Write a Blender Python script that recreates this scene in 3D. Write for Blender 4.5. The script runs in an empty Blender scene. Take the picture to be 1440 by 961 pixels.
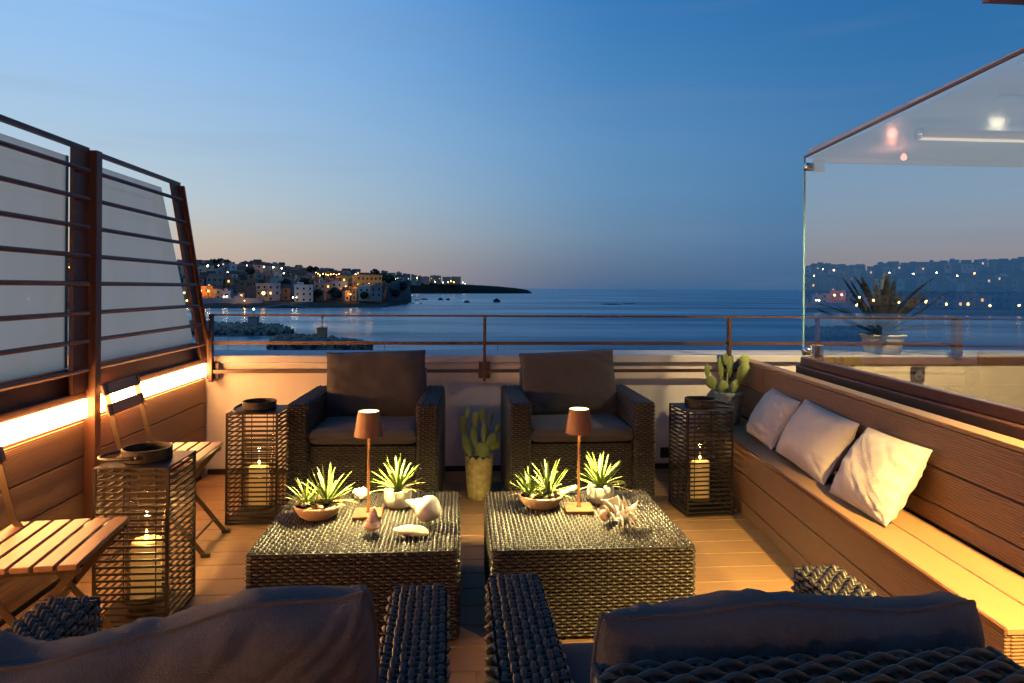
import bpy, bmesh, math, random
import numpy as np
from mathutils import Vector, Matrix, noise

# ------------------------------------------------------------------ scene, camera, sky, sun, exposure
S = bpy.context.scene
COL = S.collection
R = math.radians
random.seed(7)

YAW, EYE, FOC = R(4.35), 1.4, 960.0          # camera yaw to the right, eye height, focal length in px of a 1440 px wide frame
cam_d = bpy.data.cameras.new('camera')
cam_d.sensor_width = 36.0
cam_d.lens = 24.0
cam_d.shift_y = -0.0519
cam_d.clip_start = 0.02
cam_d.clip_end = 200000.0
cam = bpy.data.objects.new('camera', cam_d)
COL.objects.link(cam)
cam.location = (0, 0, EYE)
cam.rotation_euler = (Matrix.Rotation(-YAW, 3, 'Z') @ Matrix.Rotation(R(90), 3, 'X') @ Matrix.Rotation(R(0.40), 3, 'Z')).to_euler()
S.camera = cam

S.view_settings.view_transform = 'Standard'
S.view_settings.look = 'None'
S.view_settings.exposure = 0.0
S.view_settings.gamma = 1.0
S.cycles.use_denoising = True
S.cycles.max_bounces = 8
S.cycles.transparent_max_bounces = 24
S.cycles.sample_clamp_indirect = 4.0
S.cycles.caustics_reflective = False
S.cycles.caustics_refractive = False

def lin(r, g, b):
    f = lambda c: (c / 255.0) / 12.92 if c <= 10 else ((c / 255.0 + 0.055) / 1.055) ** 2.4
    return (f(r), f(g), f(b), 1.0)

SUN_AZ = R(-70.6)                            # the sun has just set to the left, measured from +Y towards +X
W = bpy.data.worlds.new('World')
S.world = W
W.use_nodes = True
nt = W.node_tree
nt.nodes.clear()
def nd(tree, typ, **kw):
    n = tree.nodes.new(typ)
    for k, v in kw.items():
        setattr(n, k, v)
    return n
def mth(tree, op, a, b=None, c=None, clamp=False):
    n = tree.nodes.new('ShaderNodeMath'); n.operation = op; n.use_clamp = clamp
    for i, x in enumerate((a, b, c)):
        if x is None: continue
        if hasattr(x, 'is_output') or hasattr(x, 'links'): tree.links.new(x, n.inputs[i])
        else: n.inputs[i].default_value = x
    return n.outputs[0]
tc = nd(nt, 'ShaderNodeTexCoord')
sep = nd(nt, 'ShaderNodeSeparateXYZ')
nt.links.new(tc.outputs['Generated'], sep.inputs[0])
vx, vy, vz = sep.outputs
hor = mth(nt, 'SQRT', mth(nt, 'ADD', mth(nt, 'ADD', mth(nt, 'MULTIPLY', vx, vx), mth(nt, 'MULTIPLY', vy, vy)), 1e-6))
elev = mth(nt, 'DIVIDE', mth(nt, 'ARCTAN2', vz, hor), math.pi / 2)
cosaz = mth(nt, 'DIVIDE', mth(nt, 'ADD', mth(nt, 'MULTIPLY', vx, math.sin(SUN_AZ)), mth(nt, 'MULTIPLY', vy, math.cos(SUN_AZ))), hor)
def sky_ramp(stops):
    r = nd(nt, 'ShaderNodeValToRGB')
    el = r.color_ramp.elements
    while len(el) < len(stops): el.new(0.5)
    for e, (deg, c) in zip(el, stops):
        e.position = max(0.0, deg / 90.0); e.color = lin(*c)
    nt.links.new(elev, r.inputs[0])
    return r.outputs[0]
rampL = sky_ramp([(0, (214, 176, 150)), (1.6, (208, 180, 160)), (3.4, (208, 193, 175)), (6.5, (192, 206, 212)), (11.5, (170, 200, 226)), (17, (152, 194, 238)), (23, (137, 188, 242)), (40, (84, 142, 205)), (90, (46, 98, 160))])
rampM = sky_ramp([(0, (80, 106, 138)), (1.0, (99, 118, 142)), (2.2, (112, 130, 150)), (4.5, (124, 150, 172)), (8, (118, 158, 194)), (12, (109, 157, 203)), (17, (88, 146, 201)), (23, (65, 132, 197)), (45, (48, 108, 172)), (90, (38, 88, 150))])
rampR = sky_ramp([(0, (54, 96, 138)), (1.2, (60, 100, 143)), (4, (68, 112, 156)), (8, (69, 119, 166)), (12, (66, 120, 170)), (17, (50, 112, 169)), (23, (36, 104, 165)), (45, (32, 90, 148)), (90, (34, 82, 142))])
def mapr(x, a, b):
    n = nd(nt, 'ShaderNodeMapRange', clamp=True)
    n.interpolation_type = 'SMOOTHSTEP'
    nt.links.new(x, n.inputs[0]); n.inputs[1].default_value = a; n.inputs[2].default_value = b
    return n.outputs[0]
def mixc(tree, f, a, b):
    n = nd(tree, 'ShaderNodeMix', data_type='RGBA')
    for i, x in ((0, f), (6, a), (7, b)):
        if hasattr(x, 'is_output') or hasattr(x, 'links'): tree.links.new(x, n.inputs[i])
        else: n.inputs[i].default_value = x
    return n.outputs[2]
sky_c = mixc(nt, mapr(cosaz, -0.36, 0.54), rampR, rampM)
sky_c = mixc(nt, mapr(cosaz, 0.08, 0.84), sky_c, rampL)
# a few long thin streaks of cloud low in the sky
mp = nd(nt, 'ShaderNodeMapping'); mp.inputs['Scale'].default_value = (1.2, 1.2, 16.0)
nt.links.new(tc.outputs['Generated'], mp.inputs[0])
nz = nd(nt, 'ShaderNodeTexNoise'); nz.inputs['Scale'].default_value = 2.2; nz.inputs['Detail'].default_value = 5.0
nt.links.new(mp.outputs[0], nz.inputs[0])
cl = mth(nt, 'MULTIPLY', mapr(nz.outputs[0], 0.50, 0.72), 0.09)
sky_c = mixc(nt, cl, sky_c, lin(128, 140, 160))
bg = nd(nt, 'ShaderNodeBackground'); bg.inputs[1].default_value = 1.0
nt.links.new(sky_c, bg.inputs[0])
nis = nd(nt, 'ShaderNodeTexSky', sky_type='NISHITA', sun_disc=False)
nis.sun_elevation = R(0.5); nis.sun_rotation = SUN_AZ
bg2 = nd(nt, 'ShaderNodeBackground'); bg2.inputs[1].default_value = 0.003
nt.links.new(nis.outputs[0], bg2.inputs[0])
ads = nd(nt, 'ShaderNodeAddShader')
nt.links.new(bg.outputs[0], ads.inputs[0]); nt.links.new(bg2.outputs[0], ads.inputs[1])
wo = nd(nt, 'ShaderNodeOutputWorld')
nt.links.new(ads.outputs[0], wo.inputs[0])

sun_d = bpy.data.lights.new('sun', 'SUN')
sun_d.energy = 0.04; sun_d.angle = R(12); sun_d.color = (1, 0.7, 0.5)
sun = bpy.data.objects.new('sun', sun_d); COL.objects.link(sun)
sdir = Vector((math.sin(SUN_AZ) * math.cos(R(2)), math.cos(SUN_AZ) * math.cos(R(2)), math.sin(R(2))))
sun.rotation_euler = sdir.to_track_quat('Z', 'Y').to_euler()

# ------------------------------------------------------------------ materials
MATS = {}
def mat(name, col, rough=0.6, spec=0.5, metal=0.0, var=0.0, vscale=8.0, stretch=(1, 1, 1), bump=0.0, bscale=40.0, groove=None, coat=0.0, emit=None, estr=0.0, trans=0.0, sheen=0.0, col2=None, coord='Object'):
    """Principled material: colour noise (var / col2), fine noise relief (bump), groove=(axis, pitch, strength) ribbed relief."""
    m = bpy.data.materials.new(name); m.use_nodes = True
    t = m.node_tree; b = t.nodes['Principled BSDF']
    c = tuple(col) + (1,) if len(col) == 3 else col
    b.inputs['Base Color'].default_value = c
    b.inputs['Roughness'].default_value = rough
    b.inputs['Specular IOR Level'].default_value = spec
    b.inputs['Metallic'].default_value = metal
    b.inputs['Coat Weight'].default_value = coat
    if sheen: b.inputs['Sheen Weight'].default_value = sheen
    if emit:
        b.inputs['Emission Color'].default_value = tuple(emit) + (1,); b.inputs['Emission Strength'].default_value = estr
    tcn = t.nodes.new('ShaderNodeTexCoord')
    mpn = t.nodes.new('ShaderNodeMapping'); mpn.inputs['Scale'].default_value = stretch
    t.links.new(tcn.outputs[coord], mpn.inputs[0])
    if var or col2:
        n = t.nodes.new('ShaderNodeTexNoise'); n.inputs['Scale'].default_value = vscale; n.inputs['Detail'].default_value = 6
        t.links.new(mpn.outputs[0], n.inputs[0])
        oi = t.nodes.new('ShaderNodeObjectInfo')
        d = col2 if col2 else tuple(max(0, x * (1 - var)) for x in c[:3])
        u = c[:3] if col2 else tuple(min(1, x * (1 + var)) for x in c[:3])
        f = mth(t, 'ADD', n.outputs[0], mth(t, 'MULTIPLY_ADD', oi.outputs['Random'], 0.4, -0.2), clamp=True)
        o = mixc(t, f, tuple(d) + (1,), tuple(u) + (1,))
        t.links.new(o, b.inputs['Base Color'])
    nrm = None
    if bump:
        n2 = t.nodes.new('ShaderNodeTexNoise'); n2.inputs['Scale'].default_value = bscale; n2.inputs['Detail'].default_value = 4
        t.links.new(mpn.outputs[0], n2.inputs[0])
        bn = t.nodes.new('ShaderNodeBump'); bn.inputs['Strength'].default_value = bump; bn.inputs['Distance'].default_value = 0.01
        t.links.new(n2.outputs[0], bn.inputs['Height'])
        nrm = bn
    if groove:
        ax, pitch, st = groove
        sp = t.nodes.new('ShaderNodeSeparateXYZ'); t.links.new(tcn.outputs[coord], sp.inputs[0])
        g = mth(t, 'SINE', mth(t, 'MULTIPLY', sp.outputs['XYZ'.index(ax)], 2 * math.pi / pitch))
        bn = t.nodes.new('ShaderNodeBump'); bn.inputs['Strength'].default_value = st; bn.inputs['Distance'].default_value = 0.002
        t.links.new(g, bn.inputs['Height'])
        if nrm: t.links.new(nrm.outputs[0], bn.inputs['Normal'])
        nrm = bn
    if nrm: t.links.new(nrm.outputs[0], b.inputs['Normal'])
    MATS[name] = m
    return m
def glass_mat(name, tint=(1, 1, 1), strength=1.0, rough=0.0, base=0.04, gain=0.96):
    m = bpy.data.materials.new(name); m.use_nodes = True
    t = m.node_tree; t.nodes.clear()
    o = t.nodes.new('ShaderNodeOutputMaterial'); tr = t.nodes.new('ShaderNodeBsdfTransparent'); tr.inputs[0].default_value = tuple(tint) + (1,)
    gl = t.nodes.new('ShaderNodeBsdfGlossy'); gl.inputs['Roughness'].default_value = rough
    lw_ = t.nodes.new('ShaderNodeLayerWeight'); lw_.inputs[0].default_value = 0.5
    fz = mth(t, 'MULTIPLY_ADD', mth(t, 'POWER', lw_.outputs['Facing'], 5.0), gain, base)
    mx = t.nodes.new('ShaderNodeMixShader')
    t.links.new(mth(t, 'MULTIPLY', fz, strength, clamp=True), mx.inputs[0])
    t.links.new(tr.outputs[0], mx.inputs[1]); t.links.new(gl.outputs[0], mx.inputs[2]); t.links.new(mx.outputs[0], o.inputs[0])
    MATS[name] = m
    return m
def emit_mat(name, col, s):
    m = bpy.data.materials.new(name); m.use_nodes = True
    t = m.node_tree; t.nodes.clear()
    o = t.nodes.new('ShaderNodeOutputMaterial'); e = t.nodes.new('ShaderNodeEmission')
    e.inputs[0].default_value = tuple(col) + (1,); e.inputs[1].default_value = s
    t.links.new(e.outputs[0], o.inputs[0])
    MATS[name] = m
    return m
deckm = mat('deck_wood', (0.215, 0.122, 0.052), 0.5, 0.4, var=0.3, vscale=5, stretch=(1.2, 14, 14), bump=0.12, bscale=26)
ribx = mat('ribbed_composite', (0.19, 0.10, 0.05), 0.55, 0.35, var=0.2, vscale=6, stretch=(10, 1.2, 10), bump=0.08, bscale=60, groove=('Z', 0.0105, 0.5))
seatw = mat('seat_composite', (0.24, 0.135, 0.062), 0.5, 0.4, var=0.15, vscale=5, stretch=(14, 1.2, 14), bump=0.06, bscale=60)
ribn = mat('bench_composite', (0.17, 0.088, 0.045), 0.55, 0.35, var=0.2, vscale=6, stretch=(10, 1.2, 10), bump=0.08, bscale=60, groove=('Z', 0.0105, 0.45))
slatw = mat('chair_wood', (0.185, 0.088, 0.042), 0.45, 0.45, var=0.3, vscale=5, stretch=(14, 1.2, 14), bump=0.05, bscale=40)
rust = mat('brown_steel_warm_lit', (0.125, 0.05, 0.026), 0.42, 0.5, metal=0.25, var=0.25, vscale=12, bump=0.04, bscale=120)  # warm light on the screen bars is put into this brown
rustd = mat('brown_steel_toned_down', (0.06, 0.026, 0.017), 0.42, 0.5, metal=0.25, var=0.25, vscale=12, bump=0.04, bscale=120)  # darker copy of the same steel, offsetting orange light on the railing
railm = mat('dark_red_brown_steel', (0.075, 0.028, 0.022), 0.4, 0.5, metal=0.3, var=0.2, vscale=10)
dkmet = mat('black_steel', (0.022, 0.016, 0.012), 0.5, 0.45, metal=0.3, var=0.3, vscale=15, bump=0.03, bscale=160)
lanm = mat('lantern_bronze', (0.022, 0.014, 0.009), 0.5, 0.45, metal=0.35, var=0.25, vscale=15)
chmet = mat('chair_steel', (0.09, 0.062, 0.038), 0.35, 0.5, metal=0.7, var=0.2, vscale=20)
chrome = mat('polished_steel', (0.62, 0.6, 0.56), 0.18, 0.5, metal=1.0)
plast = mat('white_plaster', (0.57, 0.51, 0.455), 0.85, 0.2, var=0.17, vscale=3.0, stretch=(2.5, 2.5, 0.6), bump=0.12, bscale=60)
cream = mat('cream_plaster', (0.66, 0.56, 0.42), 0.85, 0.2, var=0.05, vscale=2, bump=0.08, bscale=60)
capm = mat('cap_stone', (0.42, 0.41, 0.42), 0.7, 0.3, var=0.2, vscale=5, bump=0.15, bscale=50)
wick = mat('dark_wicker', (0.037, 0.030, 0.020), 0.38, 0.5, var=0.35, vscale=30)
wickd = mat('wicker_stake', (0.014, 0.011, 0.008), 0.6, 0.3)  # near-black: the shade in the holes of the weave is put into the stakes
wickcore = mat('wicker_core', (0.012, 0.009, 0.007), 0.8, 0.2)
fab = mat('charcoal_fabric', (0.060, 0.053, 0.052), 0.92, 0.15, var=0.3, vscale=90, bump=0.45, bscale=380, sheen=0.15)
fab2 = mat('charcoal_seat_fabric', (0.060, 0.055, 0.056), 0.92, 0.15, var=0.14, vscale=60, bump=0.25, bscale=420, sheen=0.12)
linen = mat('pale_linen', (0.47, 0.40, 0.34), 0.95, 0.1, var=0.06, vscale=30, bump=0.3, bscale=260, sheen=0.15)
linenseam = mat('linen_seam', (0.42, 0.37, 0.33), 0.95, 0.1)
copper = mat('rust_lacquer', (0.18, 0.075, 0.033), 0.4, 0.5, metal=0.2, var=0.12, vscale=20, bump=0.03, bscale=200)
terra = mat('terracotta', (0.54, 0.34, 0.20), 0.8, 0.25, var=0.18, vscale=18, bump=0.2, bscale=90)
cement = mat('pale_cement', (0.44, 0.41, 0.33), 0.8, 0.25, var=0.16, vscale=14, bump=0.25, bscale=60)
soil = mat('soil', (0.03, 0.02, 0.013), 0.95, 0.1, var=0.5, vscale=40, bump=0.8, bscale=120)
leafm = mat('pale_succulent_leaf', (0.27, 0.42, 0.07), 0.45, 0.4, var=0.25, vscale=14)
leafd = mat('young_succulent_leaf', (0.42, 0.52, 0.13), 0.45, 0.4, var=0.2, vscale=14)
cact = mat('cactus_green', (0.21, 0.26, 0.07), 0.6, 0.35, var=0.35, vscale=14, bump=0.25, bscale=80)
_t = cact.node_tree; _b = _t.nodes['Principled BSDF']
_v = _t.nodes.new('ShaderNodeTexVoronoi'); _v.inputs['Scale'].default_value = 9.0
_tc = _t.nodes.new('ShaderNodeTexCoord'); _mp = _t.nodes.new('ShaderNodeMapping'); _mp.inputs['Scale'].default_value = (1.2, 3.0, 0.75)
_t.links.new(_tc.outputs['Object'], _mp.inputs[0]); _t.links.new(_mp.outputs[0], _v.inputs[0])
_lt = mth(_t, 'LESS_THAN', _v.outputs['Distance'], 0.16)
_o = _b.inputs['Base Color'].links[0].from_socket
_t.links.new(mixc(_t, _lt, _o, (0.42, 0.38, 0.22, 1)), _b.inputs['Base Color'])
leafb = mat('dry_succulent_leaf', (0.34, 0.24, 0.09), 0.6, 0.3, var=0.3, vscale=14)
agavem = mat('agave_leaf', (0.022, 0.026, 0.018), 0.5, 0.4, var=0.3, vscale=8)
potm = mat('yellow_ochre_ceramic', (0.40, 0.31, 0.12), 0.6, 0.35, var=0.65, vscale=26, bump=0.5, bscale=60)
stonepot = mat('rough_grey_stone', (0.26, 0.26, 0.20), 0.9, 0.2, var=0.35, vscale=30, bump=0.9, bscale=55)
shellw = mat('cream_shell', (0.64, 0.56, 0.45), 0.45, 0.45, var=0.12, vscale=20, bump=0.1, bscale=60, stretch=(1, 1, 4))
shellp = mat('pink_banded_shell', (0.72, 0.50, 0.36), 0.5, 0.4, vscale=30, col2=(0.42, 0.20, 0.13), bump=0.3, bscale=50)
coralm = mat('white_coral', (0.60, 0.55, 0.43), 0.85, 0.2, var=0.12, vscale=30, bump=0.8, bscale=70)
stonem = mat('smooth_cream_stone', (0.52, 0.44, 0.28), 0.7, 0.3, var=0.12, vscale=15, bump=0.12, bscale=40)
wax = mat('candle_wax', (0.50, 0.29, 0.10), 0.5, 0.4, emit=(1.0, 0.5, 0.12), estr=0.3)  # emission stands in for candlelight glowing through the wax
rock = mat('breakwater_rock', (0.28, 0.215, 0.165), 0.9, 0.2, var=0.45, vscale=0.5, bump=0.8, bscale=1.5)
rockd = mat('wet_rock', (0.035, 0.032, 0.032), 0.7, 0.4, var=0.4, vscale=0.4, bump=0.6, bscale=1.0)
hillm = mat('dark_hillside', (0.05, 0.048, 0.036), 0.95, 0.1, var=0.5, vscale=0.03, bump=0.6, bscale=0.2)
bushm = mat('dark_foliage', (0.028, 0.036, 0.022), 0.8, 0.2, var=0.4, vscale=0.3)
trunkm = mat('tree_bark', (0.05, 0.035, 0.025), 0.9, 0.2)
winm = mat('dark_window', (0.015, 0.018, 0.024), 0.2, 0.5)
winlit = emit_mat('lit_window', (1.0, 0.55, 0.16), 2.2)
tile = mat('clay_roof', (0.16, 0.075, 0.05), 0.9, 0.2, var=0.3, vscale=0.8)
ledm = emit_mat('led_glow', (1.0, 0.45, 0.14), 74.0)
lampglow = emit_mat('lamp_glow', (1.0, 0.76, 0.32), 4.5)
flamem = emit_mat('candle_flame', (1.0, 0.62, 0.18), 14.0)
orangeglow = emit_mat('orange_street_glow', (1.0, 0.45, 0.08), 26.0)
whiteglow = emit_mat('white_street_glow', (1.0, 0.82, 0.55), 26.0)
greenglow = emit_mat('pale_green_beacon_glow', (0.6, 1.0, 0.85), 16.0)
roomglow = emit_mat('ceiling_spot_glow', (1.0, 0.92, 0.5), 3.0)
tubeglow = emit_mat('tube_glow', (1.0, 0.74, 0.42), 1.1)
pinkglow = emit_mat('pink_bulb_glow', (1.0, 0.30, 0.18), 3.0)
canopym = mat('lavender_canopy', (0.33, 0.32, 0.40), 0.40, 0.6, var=0.12, vscale=1.3, coat=0.1, bump=0.5, bscale=2.2)
tubem = mat('cream_tube', (0.62, 0.52, 0.40), 0.45, 0.4)
clear = glass_mat('clear_glass', (0.93, 0.95, 0.95), 1.0, base=0.48, gain=0.45)
jar = glass_mat('lantern_glass', (0.97, 0.97, 0.95), 0.9)
edgeg = mat('green_glass_edge', (0.22, 0.46, 0.47), 0.15, 0.6)
# frosted panes: light passes and scatters
frost = bpy.data.materials.new('frosted_glass'); frost.use_nodes = True
t = frost.node_tree; t.nodes.clear()
o_ = t.nodes.new('ShaderNodeOutputMaterial')
rf = t.nodes.new('ShaderNodeBsdfRefraction'); rf.inputs[0].default_value = (0.97, 0.98, 0.96, 1); rf.inputs['Roughness'].default_value = 0.55; rf.inputs['IOR'].default_value = 1.25
tl = t.nodes.new('ShaderNodeBsdfTranslucent'); tl.inputs[0].default_value = (1.0, 0.96, 0.84, 1)
df = t.nodes.new('ShaderNodeBsdfDiffuse'); df.inputs[0].default_value = (0.52, 0.55, 0.52, 1)
gls = t.nodes.new('ShaderNodeBsdfGlossy'); gls.inputs['Roughness'].default_value = 0.06
tp = t.nodes.new('ShaderNodeBsdfTransparent'); tp.inputs[0].default_value = (0.8, 0.85, 0.84, 1)
m1 = t.nodes.new('ShaderNodeMixShader'); m1.inputs[0].default_value = 0.12
m2 = t.nodes.new('ShaderNodeMixShader'); m2.inputs[0].default_value = 0.12
m3 = t.nodes.new('ShaderNodeMixShader')
_tc = t.nodes.new('ShaderNodeTexCoord'); _mp = t.nodes.new('ShaderNodeMapping'); _mp.inputs['Scale'].default_value = (3, 3, 0.5)
_n = t.nodes.new('ShaderNodeTexNoise'); _n.inputs['Scale'].default_value = 2.0; _n.inputs['Detail'].default_value = 6
t.links.new(_tc.outputs['Object'], _mp.inputs[0]); t.links.new(_mp.outputs[0], _n.inputs[0])
t.links.new(mixc(t, _n.outputs[0], (0.86, 0.84, 0.75, 1), (1.0, 0.98, 0.88, 1)), tl.inputs[0])
lw_ = t.nodes.new('ShaderNodeLayerWeight'); lw_.inputs[0].default_value = 0.5
frz = mth(t, 'MULTIPLY_ADD', mth(t, 'POWER', lw_.outputs['Facing'], 5.0), 0.7, 0.04)
m0 = t.nodes.new('ShaderNodeMixShader'); m0.inputs[0].default_value = 1.0
t.links.new(rf.outputs[0], m0.inputs[1]); t.links.new(tl.outputs[0], m0.inputs[2])
t.links.new(m0.outputs[0], m1.inputs[1]); t.links.new(df.outputs[0], m1.inputs[2])
t.links.new(m1.outputs[0], m2.inputs[1]); t.links.new(tp.outputs[0], m2.inputs[2])
t.links.new(frz, m3.inputs[0]); t.links.new(m2.outputs[0], m3.inputs[1]); t.links.new(gls.outputs[0], m3.inputs[2])
t.links.new(m3.outputs[0], o_.inputs[0])
# the sea
seam = bpy.data.materials.new('sea_water'); seam.use_nodes = True
t = seam.node_tree; t.nodes.clear()
o_ = t.nodes.new('ShaderNodeOutputMaterial')
dfs = t.nodes.new('ShaderNodeBsdfDiffuse'); dfs.inputs[0].default_value = (0.008, 0.105, 0.175, 1)
gls = t.nodes.new('ShaderNodeBsdfGlossy'); gls.inputs[0].default_value = (0.80, 0.93, 1.0, 1); gls.inputs['Roughness'].default_value = 0.2
mxs = t.nodes.new('ShaderNodeMixShader')
tcn = t.nodes.new('ShaderNodeTexCoord')
h = None
for sc, st, dist in ((0.035, (1, 2.2, 1), 1.0), (0.25, (1, 2.0, 1), 0.5), (1.3, (1, 1.6, 1), 0.22)):
    mpn = t.nodes.new('ShaderNodeMapping'); mpn.inputs['Scale'].default_value = st
    t.links.new(tcn.outputs['Object'], mpn.inputs[0])
    n = t.nodes.new('ShaderNodeTexNoise'); n.inputs['Scale'].default_value = sc; n.inputs['Detail'].default_value = 4
    t.links.new(mpn.outputs[0], n.inputs[0])
    v = mth(t, 'MULTIPLY', n.outputs[0], dist / sc * 0.16)
    h = v if h is None else mth(t, 'ADD', h, v)
bn = t.nodes.new('ShaderNodeBump'); bn.inputs['Strength'].default_value = 0.6; bn.inputs['Distance'].default_value = 1.0
t.links.new(h, bn.inputs['Height']); t.links.new(bn.outputs[0], gls.inputs['Normal'])
# calm and ruffled lanes on the water
mpn = t.nodes.new('ShaderNodeMapping'); mpn.inputs['Scale'].default_value = (0.35, 1.6, 1); mpn.inputs['Rotation'].default_value = (0, 0, 0.12)
t.links.new(tcn.outputs['Object'], mpn.inputs[0])
n = t.nodes.new('ShaderNodeTexNoise'); n.inputs['Scale'].default_value = 0.012; n.inputs['Detail'].default_value = 7; n.inputs['Roughness'].default_value = 0.62
t.links.new(mpn.outputs[0], n.inputs[0])
mr = t.nodes.new('ShaderNodeMapRange'); t.links.new(n.outputs[0], mr.inputs[0])
for i, v in enumerate((0.38, 0.64, 0.32, 0.70)): mr.inputs[1 + i].default_value = v
lw_ = t.nodes.new('ShaderNodeLayerWeight'); lw_.inputs[0].default_value = 0.5
fz = mth(t, 'MULTIPLY_ADD', mth(t, 'POWER', lw_.outputs['Facing'], 4.0), 1.0, 0.03)
t.links.new(mth(t, 'MULTIPLY', fz, mr.outputs[0], clamp=True), mxs.inputs[0])
t.links.new(dfs.outputs[0], mxs.inputs[1]); t.links.new(gls.outputs[0], mxs.inputs[2]); t.links.new(mxs.outputs[0], o_.inputs[0])

# ------------------------------------------------------------------ helpers
def link(o, parent=None):
    COL.objects.link(o)
    if parent is not None: o.parent = parent
    return o
def mesh_from(name, V, F, m, smooth=False):
    me = bpy.data.meshes.new(name)
    me.from_pydata([tuple(v) for v in V], [], [tuple(f) for f in F])
    if m: me.materials.append(m)
    if smooth: me.polygons.foreach_set('use_smooth', [True] * len(me.polygons))
    me.update()
    return me
class MB:
    """collects shapes into one mesh"""
    def __init__(s): s.v = []; s.f = []
    def add(s, V, F, M=None):
        n = len(s.v)
        s.v += [tuple((M @ Vector(p)) if M is not None else p) for p in V]
        s.f += [tuple(i + n for i in f) for f in F]
        return s
    def box(s, x0, x1, y0, y1, z0, z1, M=None, ch=0.0):
        if ch <= 0:
            V = [(x, y, z) for z in (z0, z1) for y in (y0, y1) for x in (x0, x1)]
            F = [(0, 2, 3, 1), (4, 5, 7, 6), (0, 1, 5, 4), (2, 6, 7, 3), (0, 4, 6, 2), (1, 3, 7, 5)]
            return s.add(V, F, M)
        bm = bmesh.new()
        bmesh.ops.create_cube(bm, size=1.0, matrix=Matrix.Translation(((x0 + x1) / 2, (y0 + y1) / 2, (z0 + z1) / 2)) @ Matrix.Diagonal((x1 - x0, y1 - y0, z1 - z0, 1)))
        bmesh.ops.bevel(bm, geom=bm.edges[:], offset=ch, segments=1, affect='EDGES')
        bm.verts.ensure_lookup_table()
        V = [v.co[:] for v in bm.verts]; F = [[v.index for v in f.verts] for f in bm.faces]
        bm.free()
        return s.add(V, F, M)
    def tube(s, pts, r, n=8, cap=True, M=None):
        pts = [Vector(p) for p in pts]
        rs = r if isinstance(r, (list, tuple)) else [r] * len(pts)
        V = []; F = []
        up = None
        for i, p in enumerate(pts):
            d = (pts[min(i + 1, len(pts) - 1)] - pts[max(i - 1, 0)]).normalized()
            if up is None:
                a = Vector((0, 0, 1)) if abs(d.z) < 0.9 else Vector((1, 0, 0))
                e1 = d.cross(a).normalized()
            else:
                e1 = (up - d * up.dot(d)).normalized()
            up = e1; e2 = d.cross(e1)
            for k in range(n):
                an = 2 * math.pi * k / n
                V.append(tuple(p + (e1 * math.cos(an) + e2 * math.sin(an)) * rs[i]))
        for i in range(len(pts) - 1):
            for k in range(n):
                k2 = (k + 1) % n
                F.append((i * n + k, i * n + k2, (i + 1) * n + k2, (i + 1) * n + k))
        if cap:
            F.append(tuple(range(n))[::-1]); F.append(tuple(range((len(pts) - 1) * n, len(pts) * n)))
        return s.add(V, F, M)
    def lathe(s, prof, n=24, M=None, wob=None, cap=True):
        V = []; F = []
        for i, (r, z) in enumerate(prof):
            for k in range(n):
                a = 2 * math.pi * k / n
                q = wob(a, i) if wob else 1.0
                V.append((r * q * math.cos(a), r * q * math.sin(a), z))
        for i in range(len(prof) - 1):
            for k in range(n):
                k2 = (k + 1) % n
                F.append((i * n + k, i * n + k2, (i + 1) * n + k2, (i + 1) * n + k))
        if cap and prof[0][0] > 1e-5: F.append(tuple(range(n))[::-1])
        if cap and prof[-1][0] > 1e-5: F.append(tuple(range((len(prof) - 1) * n, len(prof) * n)))
        return s.add(V, F, M)
    def mesh(s, name, m, smooth=False): return mesh_from(name, s.v, s.f, m, smooth)
    def obj(s, name, m, parent=None, loc=None, smooth=False):
        o = bpy.data.objects.new(name, s.mesh(name, m, smooth))
        if loc: o.location = loc
        return link(o, parent)
def auto_smooth(o, deg=40):
    me = o.data
    bm = bmesh.new(); bm.from_mesh(me)
    for f in bm.faces: f.smooth = True
    for e in bm.edges:
        if len(e.link_faces) == 2 and e.calc_face_angle(0) > R(deg): e.smooth = False
    bm.to_mesh(me); bm.free()
    return o
def inst(name, me, parent=None, loc=(0, 0, 0), rot=(0, 0, 0), sc=(1, 1, 1)):
    o = bpy.data.objects.new(name, me)
    o.location = loc; o.rotation_euler = rot; o.scale = sc
    return link(o, parent)
def tag(o, label, cat, group=None):
    o['label'] = label; o['category'] = cat
    if group: o['group'] = group
    return o
def thing(name, label, cat, loc=(0, 0, 0), rz=0.0, group=None):
    o = bpy.data.objects.new(name, None); o.empty_display_size = 0.1
    o.location = loc; o.rotation_euler = (0, 0, rz)
    link(o)
    return tag(o, label, cat, group)
def struct(o):
    o['kind'] = 'structure'; return o
def dup(root, loc, rz, label, group=None):
    r = root.copy(); COL.objects.link(r); r.location = loc; r.rotation_euler = (0, 0, rz); r['label'] = label
    if group: r['group'] = group
    for ch in list(root.children):
        c = ch.copy(); COL.objects.link(c); c.parent = r
        for g in list(ch.children):
            d = g.copy(); COL.objects.link(d); d.parent = c
    return r
def light(name, loc, watts, col, size=0.02, spot=None, aim=None, blend=0.5, parent=None):
    d = bpy.data.lights.new(name, 'SPOT' if spot else 'POINT')
    d.energy = watts; d.color = col; d.shadow_soft_size = size
    o = bpy.data.objects.new(name, d); o.location = loc
    if spot:
        d.spot_size = R(spot); d.spot_blend = blend
        o.rotation_euler = (Vector(loc) - Vector(aim)).to_track_quat('Z', 'Y').to_euler()
    return link(o, parent)
def far(px, dist, z=0.0):
    """a place on the bay given its bearing (px of a 1440 wide view from the terrace) and its distance"""
    a = (px - 720) / FOC
    x = math.cos(YAW) * a + math.sin(YAW); y = -math.sin(YAW) * a + math.cos(YAW)
    return Vector((x * dist, y * dist, z))
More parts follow.
